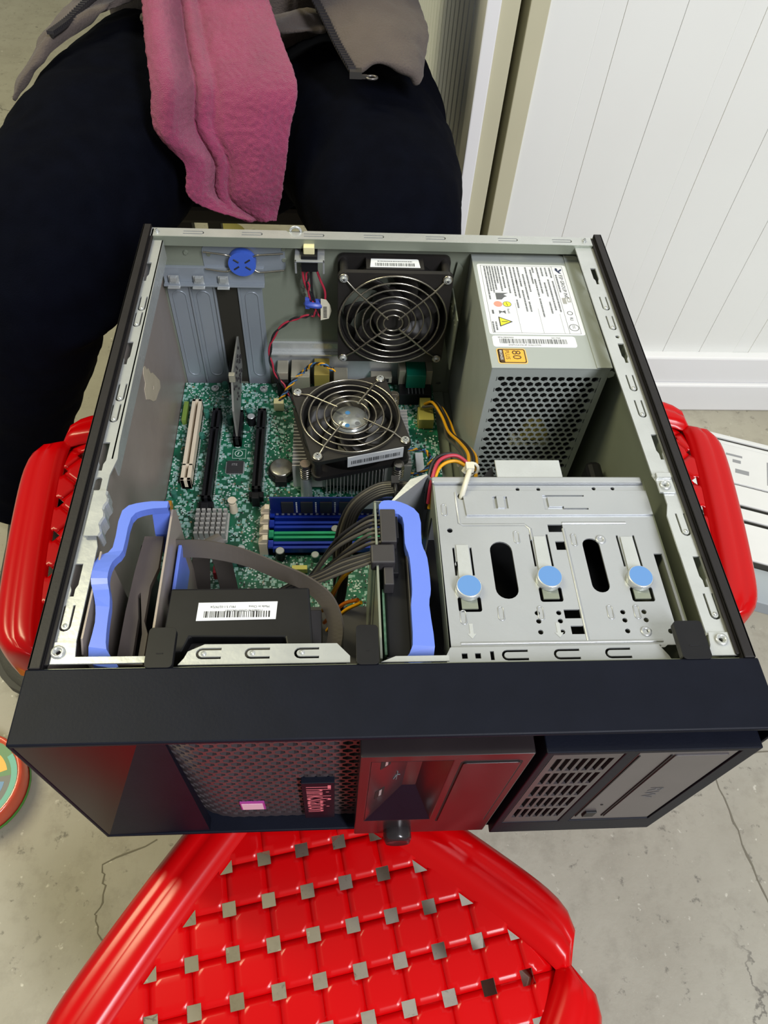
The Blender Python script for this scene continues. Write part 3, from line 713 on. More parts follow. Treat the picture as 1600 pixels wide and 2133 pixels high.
mb = MB().plate(rect(41, 48, 61.6, 64.6), [], 0, .1, lt); mb.plate(rect(40, 46, 65.4, 68), [rect(41.5, 45, 66, 67.4)], 0, .1, lt); part('approval_block', mb, mat('ink_pale', '#9b9b98', .6), lb)
b1 = part('serial_label', MB().plate(rrect(260.8, 323, 289.4, 301.4, 2.2), [], 0, .2, lz), whitel, psu)
barcode(266, 316, 293, 298, 163.4, b1)
text('9PA2800900', 2.3, lambda u, v, w: (265+u, 298.6+v, 163.4+w), b1, inkm); text('S01750', 2.3, lambda u, v, w: (305+u, 298.6+v, 163.4+w), b1, inkm)
text('6SSP5GA336:4P-SH6LOTPS', 2.1, lambda u, v, w: (272+u, 290.6+v, 163.4+w), b1, inkm)
e8 = part('efficiency_badge', MB().plate(rrect(262, 283.6, 271.6, 287.6, 2), [], 0, .2, lz), mat('badge_pale_gold', '#d8b468', .5), psu)
mb = MB().plate(rrect(262.8, 282.8, 272.4, 286.8, 1.6), [rrect(263.6, 282, 273.2, 286, 1.2)], .2, .3, lz); mb.plate(rect(263.2, 267, 272.8, 286.4), [], .2, .3, lz); part('badge_border', mb, brownl, e8)
mb = MB().plate(rect(267, 282, 273.2, 286), [], .2, .26, lz); part('badge_field', mb, goldl, e8)
text('80', 9.2, lambda u, v, w: (273.2+v, 285.6-u, 163.4+w), e8, brownl, 'badge_number', 1.05)
text('PLUS', 4.4, lambda u, v, w: (268.2+v, 285.6-u, 163.4+w), e8, brownl, 'badge_word', 1.02)
text('BRONZE', 2.6, lambda u, v, w: (264.2+v, 285.6-u, 163.45+w), e8, whitel, 'badge_grade', 1.0)

# ------------------------------------------------------------------ fans
def fan(root, size, thick, fr, blades, hubr, hubm, seed=0, rings=(45, 38.5, 32, 25.5, 19, 13.5, 8)):
    """fr maps fan-local (u, v across the face, w out of the face) to mm; the face is at w = 0"""
    h = size/2; rin = h-2.2; mb = MB()
    def sq(hole): return rrect(-h, h, -h, h, 5), [circ(0, 0, rin, 48)]
    o_, hs = sq(1); mb.plate(o_, hs, -4, 0, fr); mb.plate(o_, hs, -thick, -thick+4, fr)
    n = 48; prof = [(rin+1.4, -4), (rin+1.4, -thick+4), (rin, -thick+4), (rin, -4)]
    mb.lathe(prof, None, n, fr=fr)
    for sx in (1, -1):
        for sy in (1, -1): mb.cyl(fr(sx*(h-5), sy*(h-5), -3), fr(sx*(h-5), sy*(h-5), -thick+3), 3.4, n=12)
    part('fan_frame', mb, fanm, root)
    for k in range(blades):
        rows = []
        for i in range(6):
            r = hubr-1+(rin-1.5-hubr)*i/5; row = []
            for j in range(5):
                s_ = j/4; a = R(360*k/blades)+(s_-.5)*R(300/blades)+.12*i; row.append(fr(r*math.cos(a), r*math.sin(a), -6-(thick-12)*s_))
            rows.append(row)
        o = part('blade', MB().grid(rows), fanm, root); so = o.modifiers.new('t', 'SOLIDIFY'); so.thickness = .0014
    mb = MB().lathe([(hubr, -thick+4), (hubr, -5), (hubr-1.5, -3.6), (.1, -3.6)], None, 32, fr=fr); hb = part('hub', mb, fanm, root)
    if hubm:
        mb = MB().lathe([(hubr-.8, -3.4), (hubr-.8, -3), (.1, -3)], None, 28, fr=fr); d = part('hub_sticker', mb, hubm, hb)
        for q in range(5):
            a = R(72*q+20); mb = MB().lathe([(2.1, -2.9), (.1, -2.7)], None, 10, fr=lambda x, y, z, a=a: fr(x+7.4*math.cos(a), y+7.4*math.sin(a), z)); part('sticker_mark', mb, [inkm, mat('sticker_blue', '#3a6fa0', .3)][q % 2], d)
    g = None
    for i, r in enumerate(rings):
        z = 2.4+ (1.2 if r < h*.3 else 0)
        mb = MB().tube([fr(r*math.cos(2*math.pi*k/56), r*math.sin(2*math.pi*k/56), z) for k in range(56)], .8, 7, closed=True)
        part('guard_ring', mb, chrome, root)
    for k in range(4):
        a = R(45+90*k); c, s_ = math.cos(a), math.sin(a); e = (h-4.75)*math.sqrt(2)
        mb = MB().tube([fr(r*c, r*s_, w) for r, w in ((rings[-1]*.8, 3.4+1.4), (h*.75, 4.2), (h*.98, 3.8), (e-6, 1.8), (e-3, .9))], .85, 7)
        mb.tube([fr(e*c+3.3*math.cos(R(q)), e*s_+3.3*math.sin(R(q)), .9) for q in range(0, 360, 30)], .9, 6, closed=True); part('guard_spoke', mb, chrome, root)
        p = fr(e*c, e*s_, .8); n_ = Vector(fr(0, 0, 1))-Vector(fr(0, 0, 0)); screw('fan_screw', root, p[0], p[1], p[2], 2.3, steel_bright, n_)
    return root
rf = thing('case_fan', 'black square fan with a round wire guard standing against the rear panel', 'fan', (194.5, 388, 70))
fan(rf, 92, 26, lambda u, v, w: (194.5+u, 374-w, 116.6+v), 7, 17, None)
mb = MB().box(171, 217, 379, 394, 160.8, 162.9); fl_ = part('label_ledge', mb, fanm, rf)
mb = MB().plate([(174, 381), (214, 381), (213, 391), (212, 391.8), (175, 391.8)], [], 0, .2, TOP(163)); lb2 = part('fan_label', mb, whitel, rf)
barcode(178, 210, 382.4, 386.4, 163.2, lb2, seed=4); fine_print([(180, 208, 388, 1)], TOP(163.2), lb2)
# cooler
ct = thing('cpu_cooler', 'processor cooler with tilted fan, wire guard and silver hub on a finned heatsink', 'cooler', (158.4, 298, 20))
ca, sa = math.cos(R(14)), math.sin(R(14))
def cf(u, v, w): return (158.4+u*ca-v*sa, 298+u*sa+v*ca, 80+w)
fan(ct, 81, 24, cf, 9, 15.5, mat('hub_foil', '#b9bcbb', .25, .6, '#8b8f90', 120, .6), rings=(40, 33.5, 27.2, 21, 15.4))
mb = MB().box(-13, 33, -41.3, -40.6, -12.5, -1, fr=cf); lb3 = part('fan_label', mb, whitel, ct)
mb = MB(); rnd = random.Random(9); u = -10
while u < 30: w_ = rnd.choice((.4, .7, 1)); mb.box(u, u+w_, -41.5, -41.2, -9.5, -5.5, fr=cf); u += w_+rnd.choice((.4, .8))
part('barcode', mb, inkm, lb3)
for i in range(17):
    u = 139+i*2.9
    part('fin', MB().box(u-.35, u+.35, 262, 340, 24, 54), alum, ct)
for i in range(18):
    v = 268+i*3.7
    part('fin', MB().box(111, 138, v-.4, v+.4, 26, 54), alum, ct)
    part('fin', MB().box(187, 209, v-.4, v+.4, 26, 54), alum, ct)
part('heatsink_core', MB().box(132, 190, 272, 330, 22, 56), alum, ct)
for k, (px, py) in enumerate(((122, 262.5), (197.5, 262.5), (122, 341), (197.5, 341))):
    mb = MB().cyl((px, py, 20), (px, py, 46), 5.0, 4.4, 14); sp_ = part('mount_post', mb, steel, ct)
    mb = MB().tube([(px+4.2*math.cos(a*.6), py+4.2*math.sin(a*.6), 46+a*.245) for a in range(56)], .8, 6); part('spring', mb, chrome, sp_)
    mb = MB().cyl((px, py, 44), (px, py, 60), 1.7, n=8); mb.cyl((px, py, 59.5), (px, py, 63), 4.8, 4.2, 16); mb.box(px-2.6, px+2.6, py-.4, py+.4, 63, 63.2); part('spring_screw', mb, chrome, sp_)
# ------------------------------------------------------------------ motherboard
def pcbmat():
    m = bpy.data.materials.new('motherboard_green'); m.use_nodes = True; nt = m.node_tree; L = nt.links; b = nt.nodes['Principled BSDF']
    tc = nt.nodes.new('ShaderNodeTexCoord'); b.inputs['Roughness'].default_value = .38
    def mixc(fac, a, c):
        x = nt.nodes.new('ShaderNodeMix'); x.data_type = 'RGBA'; L.new(fac, x.inputs[0]); L.new(a, x.inputs[6]); x.inputs[7].default_value = c; return x.outputs[2]
    def noise(sc, d=3):
        n = nt.nodes.new('ShaderNodeTexNoise'); n.inputs['Scale'].default_value = sc; n.inputs['Detail'].default_value = d; L.new(tc.outputs['Object'], n.inputs['Vector']); return n
    def ramp(n, p0, p1):
        r = nt.nodes.new('ShaderNodeValToRGB'); e = r.color_ramp.elements; e[0].position = p0; e[1].position = p1; L.new(n.outputs[0], r.inputs[0]); return r.outputs[0]
    r = nt.nodes.new('ShaderNodeValToRGB'); e = r.color_ramp.elements; e[0].position = .4; e[1].position = .6; e[0].color = lin('#0b4a35'); e[1].color = lin('#16684a'); L.new(noise(60).outputs[0], r.inputs[0])
    def sep(a, b_, c0, c1):
        vo = nt.nodes.new('ShaderNodeTexVoronoi'); vo.distance = 'CHEBYCHEV'; vo.feature = 'F1'; vo.inputs['Scale'].default_value = a
        L.new(tc.outputs['Object'], vo.inputs['Vector'])
        q = nt.nodes.new('ShaderNodeMath'); q.operation = 'LESS_THAN'; q.inputs[1].default_value = b_; L.new(vo.outputs['Distance'], q.inputs[0])
        k = nt.nodes.new('ShaderNodeMath'); k.operation = 'MULTIPLY'; L.new(q.outputs[0], k.inputs[0]); L.new(ramp(noise(c0), c1, c1+.03), k.inputs[1]); return k.outputs[0]
    c = mixc(sep(240, .36, 38, .44), r.outputs[0], lin('#86aca4'))
    c = mixc(sep(420, .27, 55, .46), c, lin('#b9cbc5'))
    c = mixc(sep(300, .22, 47, .53), c, lin('#0a2019'))
    L.new(c, b.inputs['Base Color']); return m
mbm = pcbmat()
mob = thing('motherboard', 'green motherboard with pale and black expansion slots on the case bottom', 'motherboard', (122, 270, 18))
pcb = part('circuit_board', MB().box(5, 240, 152, 397, 18.4, 20), mbm, mob)
def slot(name, x0, x1, y0, y1, h, m, notch=None):
    mb = MB(); cx = (x0+x1)/2; g = 1.1
    mb.box(x0, cx-g, y0, y1, 20, 20+h); mb.box(cx+g, x1, y0, y1, 20, 20+h); mb.box(x0, x1, y0, y0+3, 20, 20+h); mb.box(x0, x1, y1-3, y1, 20, 20+h); mb.box(x0, x1, y0, y1, 20, 23)
    if notch: mb.box(x0, x1, notch-1, notch+1, 20, 20+h)
    return part(name, mb, m, mob, bevel=.3)
slot('pci_slot', 17, 25.6, 270, 364, 12, ivory, 287)
p1 = slot('pcie_slot', 36, 43.4, 252, 354, 11, blackp, 330)
p2 = slot('pcie_slot', 76.4, 83.8, 262, 354, 11, blackp, 330)
for p, x, y in ((p1, 39.7, 252), (p2, 80.1, 262)):
    mb = MB().box(x-6, x+6, y-6, y, 20, 27); mb.box(x-3, x+3, y-11, y-5, 20, 32); part('slot_latch', mb, blackp, p, bevel=.5)
slot('pcie_slot', 56.4, 63.4, 317, 352, 11, blackp)
# pins along the slot sides
mb = MB()
for x, y0, y1 in ((26.6, 274, 360), (44.4, 258, 350), (84.8, 266, 350), (16, 276, 356)):
    y = y0
    while y < y1: mb.box(x-.5, x+.5, y, y+.8, 20, 21); y += 2
part('solder_pins', mb, steel_bright, mob, kind='stuff')
# ram slots and module
bslot = mat('ram_slot_blue', '#10309e', .35); gslot = mat('ram_slot_green', '#0c8a5c', .35, 0, '#2aa87c', 30, .5)
for y, m in ((236, bslot), (226, bslot), (216, gslot), (206.4, bslot)):
    mb = MB(); mb.box(93, 232, y-3.4, y-.9, 20, 30); mb.box(93, 232, y+.9, y+3.4, 20, 30); mb.box(93, 232, y-3.4, y+3.4, 20, 24)
    mb.box(93, 97, y-3.4, y+3.4, 20, 32); s_ = part('ram_slot', mb, m, mob, bevel=.3)
    mb = MB().box(86, 92.6, y-3.1, y+3.1, 20, 36); mb.add([(86, y-2.4, 36), (92.6, y-2.4, 36), (92.6, y+2.4, 36), (86, y+2.4, 36), (89.5, y-2.4, 41), (93.4, y-2.4, 41), (93.4, y+2.4, 41), (89.5, y+2.4, 41)], [(0, 1, 5, 4), (3, 7, 6, 2), (0, 4, 7, 3), (1, 2, 6, 5), (4, 5, 6, 7)])
    part('ram_latch', mb, ivory, s_, bevel=.4)
ram = thing('memory_module', 'dark blue memory module clipped upright in the rearmost memory slot', 'memory', (160, 236, 24))
ramb = mat('ram_board', '#0d1c5c', .35, 0, '#11246c', 40, .6)
part('module_board', MB().box(94, 227, 235.4, 236.6, 24, 53), ramb, ram)
for i in range(8):
    x = 103+i*15.4+(4 if i > 3 else 0)
    c_ = part('memory_chip', MB().box(x, x+9.6, 234.4, 235.4, 34, 48), chipm, ram)
    mb = MB(); [mb.box(x+11.4, x+12.6, 235, 235.5, 34+k*2.4, 35.2+k*2.4) for k in range(6)]; part('resistor_row', mb, whitel, ram)
mb = MB(); [mb.box(98+k*4.6, 100+k*4.6, 234.9, 235.5, 30.6, 32) for k in range(26)]; part('contact_dots', mb, steel_bright, ram)
lb4 = part('module_label', MB().box(168, 190, 234.1, 234.5, 40, 50), whitel, ram)
# chips, heatsinks, battery
cp = part('interface_chip', MB().box(52.5, 66.5, 286.5, 299.5, 20, 22), chipm, mob, bevel=.2)
text('ITE', 3.4, lambda u, v, w: (56.5+u, 294+v, 22.05+w), cp, mat('chip_print', '#9a9a9a', .6), 'chip_lettering', 1.1)
mb = MB()
for k in range(16):
    for a, b in ((51.4, 52.5), (66.5, 67.6)): mb.box(a, b, 287+k*.78, 287.4+k*.78, 20.2, 20.8)
    mb.box(53+k*.82, 53.4+k*.82, 285.4, 286.5, 20.2, 20.8); mb.box(53+k*.82, 53.4+k*.82, 299.5, 300.6, 20.2, 20.8)
part('chip_legs', mb, steel_bright, cp)
hs = part('chipset_heatsink', MB().box(34, 60, 213, 240, 23, 27), alum, mob, bevel=.4)
for i in range(6):
    for j in range(6):
        part('heatsink_pin', MB().box(34.6+i*4.3, 37.6+i*4.3, 213.6+j*4.5, 215.6+j*4.5, 27, 36), alum, hs)
mb = MB().cyl((62, 247, 20), (62, 247, 31), 3.6, 3, 14); mb.cyl((62, 247, 31), (62, 247, 35), 2.4, 3.6, 14); part('heatsink_pin_clip', mb, ivory, hs)
mb = MB().cyl((100, 287, 20), (100, 287, 25), 11.8, 11.4, 28); mb.box(95, 105, 272, 279, 20, 27); hd_ = part('battery_holder', mb, blackp, mob, bevel=.4)
bat = single('coin_battery', MB().lathe([(.1, 29.2), (8.6, 29.2), (9.9, 28.6), (10, 25), (.1, 25)], (100, 287, 0), 32), mat('battery_steel', '#b5b2a8', .25, .9, '#8b887e', 90, .6, rvar=.1), 'shiny round coin battery in its black holder beside the cooler', 'battery', (100, 287, 25))
silk = mat('silkscreen_white', '#c9d8d0', .5)
plainp = part('bare_patch', MB().box(55, 73, 303, 322, 20, 20.1), pcbg, mob)
text('CE', 5, lambda u, v, w: (65+u, 316.8+v, 20.1+w), plainp, silk, 'silkscreen')
text('FC', 4.4, lambda u, v, w: (69+u, 308.5+v, 20.1+w), plainp, silk, 'silkscreen')
mb = MB(); mb.plate(circ(60, 318.6, 2.8, 18), [circ(60, 318.6, 2.0, 18)], 0, .1, TOP(20.1)); mb.plate(rect(59, 61, 317.6, 319.6), [], 0, .1, TOP(20.1))
mb.plate(circ(61.4, 309.4, 3.6, 18), [circ(61.4, 309.4, 3.0, 18)], 0, .1, TOP(20.1)); mb.plate([(60, 308), (61, 308), (62, 311), (61, 311)], [], 0, .1, TOP(20.1)); mb.plate(rect(56, 67.6, 303.6, 314.4), [rect(56.3, 67.3, 303.9, 314.1)], 0, .1, TOP(20.1)); mb.plate(rect(69, 73, 303.6, 304.4), [], 0, .1, TOP(20.1)); part('silkscreen', mb, silk, plainp)
for x, y in ((33.6, 389), (79, 388.6)):
    mb = MB().cyl((x, y, 20), (x, y, 20.2), 5, n=20); pd = part('screw_pad', mb, pcbg, mob); screw('board_screw', pd, x, y, 20.2, 2.7, steel_bright)
for x, y, r, h, top in ((29.8, 353, 2.6, 8, capb), (51.4, 345, 2.8, 9, capb), (70.6, 345, 3.8, 10, steel_bright), (27.6, 328, 2.6, 5, capb), (68, 356, 3, 6, capb), (72, 204, 3.6, 9, steel_bright), (102.5, 201, 3.8, 10, steel_bright), (130, 199, 3.4, 7, steel_bright), (8.6, 253, 2.8, 6, capb), (12, 262, 2.6, 6, capb), (43, 391, 2.8, 6, capb), (66, 196, 3.4, 8, steel_bright), (146, 222, 3.6, 10, steel_bright), (170, 222, 3.6, 10, steel_bright)):
    c_ = part('capacitor', MB().cyl((x, y, 20), (x, y, 20+h), r, r*.96, 16), capb if r < 3.5 or random.random() < .6 else blackp, mob)
    part('capacitor_top', MB().cyl((x, y, 20+h), (x, y, 20.4+h), r*.9, r*.8, 16), steel_bright if top is not capb else capb, c_)
mb = MB().box(52, 64, 181, 188, 20, 30); sd = part('sata_socket', mb, redp, mob, bevel=.5)
part('sata_slot', MB().box(53.5, 62.5, 183.6, 185, 29.8, 30.2), blackd, sd)
part('fan_header', MB().box(90, 99, 361, 368, 20, 30), cream, mob, bevel=.4)
part('power_header', MB().box(222, 236, 340, 356, 20, 32).box(224, 234, 352, 364, 20, 36), mat('header_olive', '#a39a4c', .45), mob, bevel=.4)
part('jumper_header', MB().box(8.6, 12.6, 343, 366, 20, 27), mat('header_green', '#6f8a3a', .45), mob, bevel=.3)
part('orange_component', MB().box(78.5, 85.5, 192, 198, 20, 25), mat('orange_part', '#d07a30', .45), mob, bevel=.3)
part('orange_component', MB().box(8, 12, 246, 252, 20, 28), mat('amber_part', '#b07a20', .4), mob, bevel=.3)
part('black_component', MB().box(70, 77, 192, 198, 20, 24), chipm, mob, bevel=.3)
part('white_connector', MB().box(217, 224, 286, 308, 20, 24), whitel, mob, bevel=.3)
part('yellow_component', MB().box(112, 124, 186, 190, 20, 26), mat('pale_yellow_part', '#cfc768', .45), mob, bevel=.3)
# ports at the back edge
def port(name, x0, x1, y0, y1, z1, m, extra=None):
    mb = MB().box(x0, x1, y0, y1, 20, z1)
    return part(name, mb, m, mob, bevel=.5)
shell = mat('port_shell', '#b3ae9c', .35, .5)
pa = port('audio_socket', 93, 103, 384, 401, 46, shell); part('socket_cover', MB().box(92.8, 103.2, 380, 384, 20, 38), blackp, pa)
port('network_socket', 106, 123, 378, 401, 47, shell); port('usb_stack', 127, 141, 379, 401, 49, mat('port_gold', '#b8a458', .35, .5))
port('usb_stack', 145, 158, 382, 401, 38, shell)
mb = MB().box(180, 200, 392, 401, 27, 34); vd = part('display_socket', mb, shell, mob, bevel=.5); part('socket_hole', MB().box(183, 197, 391.4, 392.4, 28.6, 32.4), blackd, vd)
vg = part('video_socket', MB().box(212, 230, 378, 401, 34, 50), teal, mob, bevel=.6)
mb = MB().box(205.5, 211.6, 384, 401, 32, 50); mb.box(230.4, 236.5, 384, 401, 32, 50); part('socket_flange', mb, shell, vg, bevel=.4)
part('socket_base', MB().box(206, 236, 370, 401, 20, 33.6), blackp, vg, bevel=.4)
mb = MB(); [mb.box(214+i*3.4, 215+i*3.4, 371, 379, 33, 34.4) for i in range(5)]; part('socket_pins', mb, inkm, vg)
# scattered small surface parts
rnd = random.Random(21); mb = MB()
keep = [(15, 29, 266, 368), (34, 46, 240, 358), (74, 86, 250, 358), (54, 66, 314, 355), (50, 70, 283, 303), (86, 112, 272, 300), (54, 75, 300, 324), (32, 64, 210, 252), (84, 236, 200, 242), (110, 205, 240, 352), (24, 40, 382, 396), (72, 88, 382, 396), (92, 240, 370, 398)]
n = 0
while n < 1500:
    x = rnd.uniform(7, 238); y = rnd.uniform(155, 395)
    if any(a < x < b and c < y < d for a, b, c, d in keep): continue
    w = rnd.choice((.5, .7, .9, 1.6)); d = rnd.choice((.5, .7, 1.3, 1.8)); h = rnd.choice((.4, .6, 1.0))
    mb.box(x, x+w, y, y+d, 20, 20+h, rnd.choice((0, 0, 1, 2, 2, 3))); n += 1
part('surface_components', mb, [mat('smd_pale', '#9fb0aa', .5), mat('smd_tan', '#8d7a5a', .5), chipm, steel_bright], mob, kind='stuff', nofix=True)
# small expansion card standing in the short slot
card = thing('expansion_card', 'narrow grey expansion card standing upright in the short black slot', 'card', (60, 345, 28))
mb = MB().plate([(320, 28), (352, 28), (396, 44), (396, 78), (340, 84), (322, 60)], [], 0, 1.6, lambda u, v, w: (59.2+w, u, v)); part('card_board', mb, mat('card_grey', '#6a6a66', .45, 0, '#7a7a74', 60, .6), card)
mb = MB(); rnd = random.Random(3); [mb.box(60.8, 61.8, y, y+1.6, z, z+1.6) for y, z in ((rnd.uniform(335, 390), rnd.uniform(46, 76)) for _ in range(40))]; part('card_components', mb, chipm, card, kind='stuff')
part('card_tip', MB().box(58, 63, 336, 340, 80, 88), shell, card, bevel=.4)
part('card_bracket', MB().box(46.4, 64.8, 401.8, 402.8, 18, 130), mat('card_bracket_dark', '#2a2822', .5), card)
part('card_socket', MB().box(50, 58, 372, 396, 30, 50), blackp, card, bevel=.5)
# ------------------------------------------------------------------ drive bays, drives and cables
mb = MB().plate([(46, 20), (146, 60), (146, 160), (142, 166), (46, 166)], [rrect(60, 120, 60, 120, 5)], 0, 1.2, lambda u, v, w: (50.4+w+(u-46)*.0, u, v)); part('bay_divider', mb, steel_wall, case)
mb = MB().plate([(44, 20), (146, 20), (146, 168), (143, 171), (44, 171)], [], 0, 1.2, lambda u, v, w: (168.6+w, u, v)); part('bay_divider', mb, steel_in, case)
part('bay_floor', MB().box(20, 204, 40, 150, 30, 31.2), greyp, case)  # near-black colour stands in for the shade down in the bay
part('added_fan_body', MB().box(56, 166, 39.4, 52, 32, 128).box(138, 166, 52, 60, 32, 96), blackp, case, bevel=1)  # unseen dark fan body, added so the front cavity turns black
part('bay_side', MB().plate([(46, 20), (112, 20), (112, 150), (108, 174), (56, 174), (50, 168)], [], 0, 1, lambda u, v, w: (18+w, u, v)), steel_wall, case)
def handle(poly, z0, z1, zf=None):
    mb = MB(); n = len(poly)
    mb.plate(poly, [], z0, z1, lambda u, v, w: (u, v, w+(zf(u, v) if zf else 0))); return mb
hd = thing('hard_drive', 'upright hard drive in a caddy with periwinkle blue handle beside the steel drive cage', 'hard drive', (183, 95, 32))
part('drive_body', MB().box(173.6, 186.4, 48, 142, 32, 160), blackp, hd, bevel=1)
part('caddy_frame', MB().box(186.4, 194, 46, 140, 32, 158).box(172.4, 186, 45, 49, 32, 162).box(186, 187.2, 52, 134, 150, 166), greyp, hd, bevel=.8)
mb = MB().box(172, 173.4, 52, 92, 60, 158); part('drive_board', mb, mat('drive_board_green', '#3f6b4c', .45, 0, '#6f8f74', 400, .5), hd)
hpoly = [(171.4, 141), (174.5, 144.2), (184.4, 143), (194.6, 134.4), (194.8, 114), (197.2, 104), (197.6, 84), (196, 74), (197, 50), (193.4, 43.8), (181.2, 43.8), (185.6, 51), (186.2, 74), (187.4, 84), (187.2, 104), (185.2, 114), (184.8, 132), (177, 135), (171.4, 133)]
hpoly = [(p.x, p.y) for p in spline([(x, y, 0) for x, y in hpoly], 3)]
part('caddy_handle', handle(hpoly, 164, 171.5, lambda u, v: -4*max(0, (50-v)/6)), bluem, hd, bevel=1)
part('drive_connector', MB().box(173.4, 181.4, 98, 141, 160, 165), blackp, hd, bevel=.5)
lab = {}
def connector(name, x0, x1, y0, y1, z0, z1, label):
    o = single(name, MB().box(x0, x1, y0, y1, z0, z1).box(x0-1.5, x0+3, y0+2, y1-2, z0+1, z1-2), greyp, label, 'connector', ((x0+x1)/2, (y0+y1)/2, z0), bevel=.6); return o
pc = thing('power_plug', 'long black power plug pushed on the hard drive beside the blue handle', 'connector', (177, 125, 165))
part('plug_body', MB().box(171.6, 180.6, 114, 137, 165.2, 173), greyp, pc, bevel=.6)
part('plug_latch', MB().box(180.6, 182, 118, 133, 165.2, 171), blackp, pc, bevel=.3)
dc = thing('data_plug', 'square black data plug on the drive just below the long power plug', 'connector', (175, 106, 165))
part('plug_body', MB().box(165.6, 179, 99.6, 112, 165.2, 174), greyp, dc, bevel=1); part('plug_clip', MB().box(172.6, 178, 88, 99.6, 160, 170), greyp, dc, bevel=.6)
# empty left caddy with its tall blue handle
lc = thing('drive_caddy', 'empty dark drive caddy with a stepped blue handle in the left bay', 'drive caddy', (34, 95, 32))
part('caddy_tray', MB().box(44, 46, 50, 138, 45, 112).box(28, 30, 48, 136, 40, 138), greyp, lc, bevel=.6)
mb = MB().plate([(30, 52), (44, 52), (44, 70), (41, 78), (41, 100), (44, 112), (44, 134), (33, 134), (31, 110), (30, 84)], [[(38, 56), (41, 56), (41, 70), (38.6, 84), (36.4, 96), (35.2, 94), (37.6, 80)]], 146, 150, TOP(0)); part('caddy_face', mb, mat('caddy_brown_black', '#4d4543', .55, 0, '#574e4b', 40, .7), lc)
lp = [(49.6, 143.6), (36, 143), (24.6, 137), (23.6, 112), (17.4, 105), (17, 90), (20, 80), (22.6, 66), (22.4, 47), (30, 43.6), (37, 43.6), (31, 51), (29, 64), (28, 80), (25.6, 90), (26, 101), (29.4, 110), (30.4, 132), (38, 137.6), (49.6, 139)]
lp = [(p.x, p.y) for p in spline([(x, y, 0) for x, y in lp], 3)]
part('caddy_handle', handle(lp, 166.5, 172, lambda u, v: (4*math.sin(max(0, min(1, (v-76)/32))*math.pi)) - 5*max(0, (50-v)/7)), bluem, lc, bevel=1.4)
mb = MB().add([(40, 143, 168), (49.6, 143, 168), (49.6, 138, 150), (46, 140, 120), (42, 134, 112), (38.6, 138, 150)], [(0, 1, 2, 5), (5, 2, 3, 4)]); o = part('handle_lug', mb, bluem, lc, nofix=True); so = o.modifiers.new('t', 'SOLIDIFY'); so.thickness = .003
mb = MB().cyl((46, 128, 120), (49.8, 128, 120), 5, n=16); part('lug_screw', mb, gold, lc)
part('caddy_strip', MB().box(53.4, 55.4, 92, 128, 120, 150), bluem, lc, bevel=.5)
# black front fan duct with its label
du = thing('fan_duct', 'black plastic box with a white barcode label behind the front lip', 'fan duct', (95, 74, 90))
mb = MB().plate([(57, 89.6), (131.4, 89.6), (134.4, 52), (121, 52), (119.4, 59.6), (70, 60.4), (67, 52), (56, 52)], [], -68, 0, TOP(165.2)); part('duct_shell', mb, blackp, du, bevel=1)
part('duct_ledge', MB().box(66, 123, 51.6, 60.6, 100, 158), greyp, du, bevel=.8)
part('duct_foot', MB().box(131, 138, 60, 86, 110, 146), greyp, du, bevel=.8)
dl = part('duct_label', MB().plate([(72.6, 80.4), (114.6, 80.8), (114, 70.2), (72.2, 69.6)], [], 0, .2, TOP(165.2)), whitel, du)
barcode(76, 111, 71.4, 75.2, 165.4, dl, inkd, seed=8)
ud = lambda x0, y0: (lambda u, v, w: (x0-u, y0-v, 165.4+w))
text('Made in China', 1.9, ud(110.4, 78.4), dl, inkd); text('FRU 5:1:0279724', 1.9, ud(92.4, 78.4), dl, inkd); text('11S0B55961Z0000164LU0E1', 1.7, ud(107, 76), dl, inkd)
def ribbon(name, pts, wv, w, label, m=ribbonm, th=1.3, k=6):
    P = spline(pts, k); WV = spline(wv, k); mb = MB(); rows = []
    for p, q in zip(P, WV):
        q = Vector(q).normalized()*w/2; rows.append([tuple(p-q), tuple(p-q*.33), tuple(p+q*.33), tuple(p+q)])
    mb.grid(rows, sm=False); c = pts[len(pts)//2]
    o = single(name, mb, m, label, 'cable', tuple(c), nofix=True); so = o.modifiers.new('t', 'SOLIDIFY'); so.thickness = th*S; so.offset = 0
    return o
ribbon('ribbon_cable', [(51.6, 128, 146), (70, 126.5, 147), (92, 122, 145), (113, 112, 145), (129, 102, 148), (141, 88, 152), (146, 72, 152), (144, 60, 146), (138, 50, 130)],
       [(0, .6, .8), (0, .6, .8), (0, .5, .85), (.1, .4, .9), (.2, .3, .95), (.5, .2, .8), (.7, 0, .7), (.8, 0, .5), (.8, 0, .3)], 11, 'flat grey cable sweeping over the board and around the duct')
ribbon('ribbon_cable', [(53, 140, 60), (57, 150, 100), (63, 158, 112), (70, 150, 104), (74, 138, 70), (76, 130, 40)],
       [(.9, .3, 0), (.9, .3, 0), (.8, .5, 0), (.8, .5, 0), (.8, .5, 0), (.8, .5, 0)], 12, 'short grey ribbon looped upright beside the small finned heatsink')
ribbon('ribbon_cable', [(146, 72, 150), (147, 62, 130), (153, 52, 110), (156, 48, 80)], [(.8, .2, .4)]*4, 9, 'grey strap crossing down behind the middle bezel clip')
def wires(name, paths, mats_, r, label, group=None, k=6):
    t = thing(name, label, 'cable', tuple(paths[0][len(paths[0])//2]), group)
    for p, m in zip(paths, mats_): part('wire', MB().tube(spline(p, k), r, 7), m, t)
    return t
pw = []
for i in range(7):
    dy = i*3.1; r1 = random.uniform(-3, 3)
    pw.append([(172, 135-dy, 169-(i % 2)), (164, 136-dy, 165), (148+r1, 134-dy*.8, 146), (133+r1, 133-dy*.4+r1, 112), (118+r1*2, 138+r1*2, 72), (104+r1, 146+r1*2, 44)])
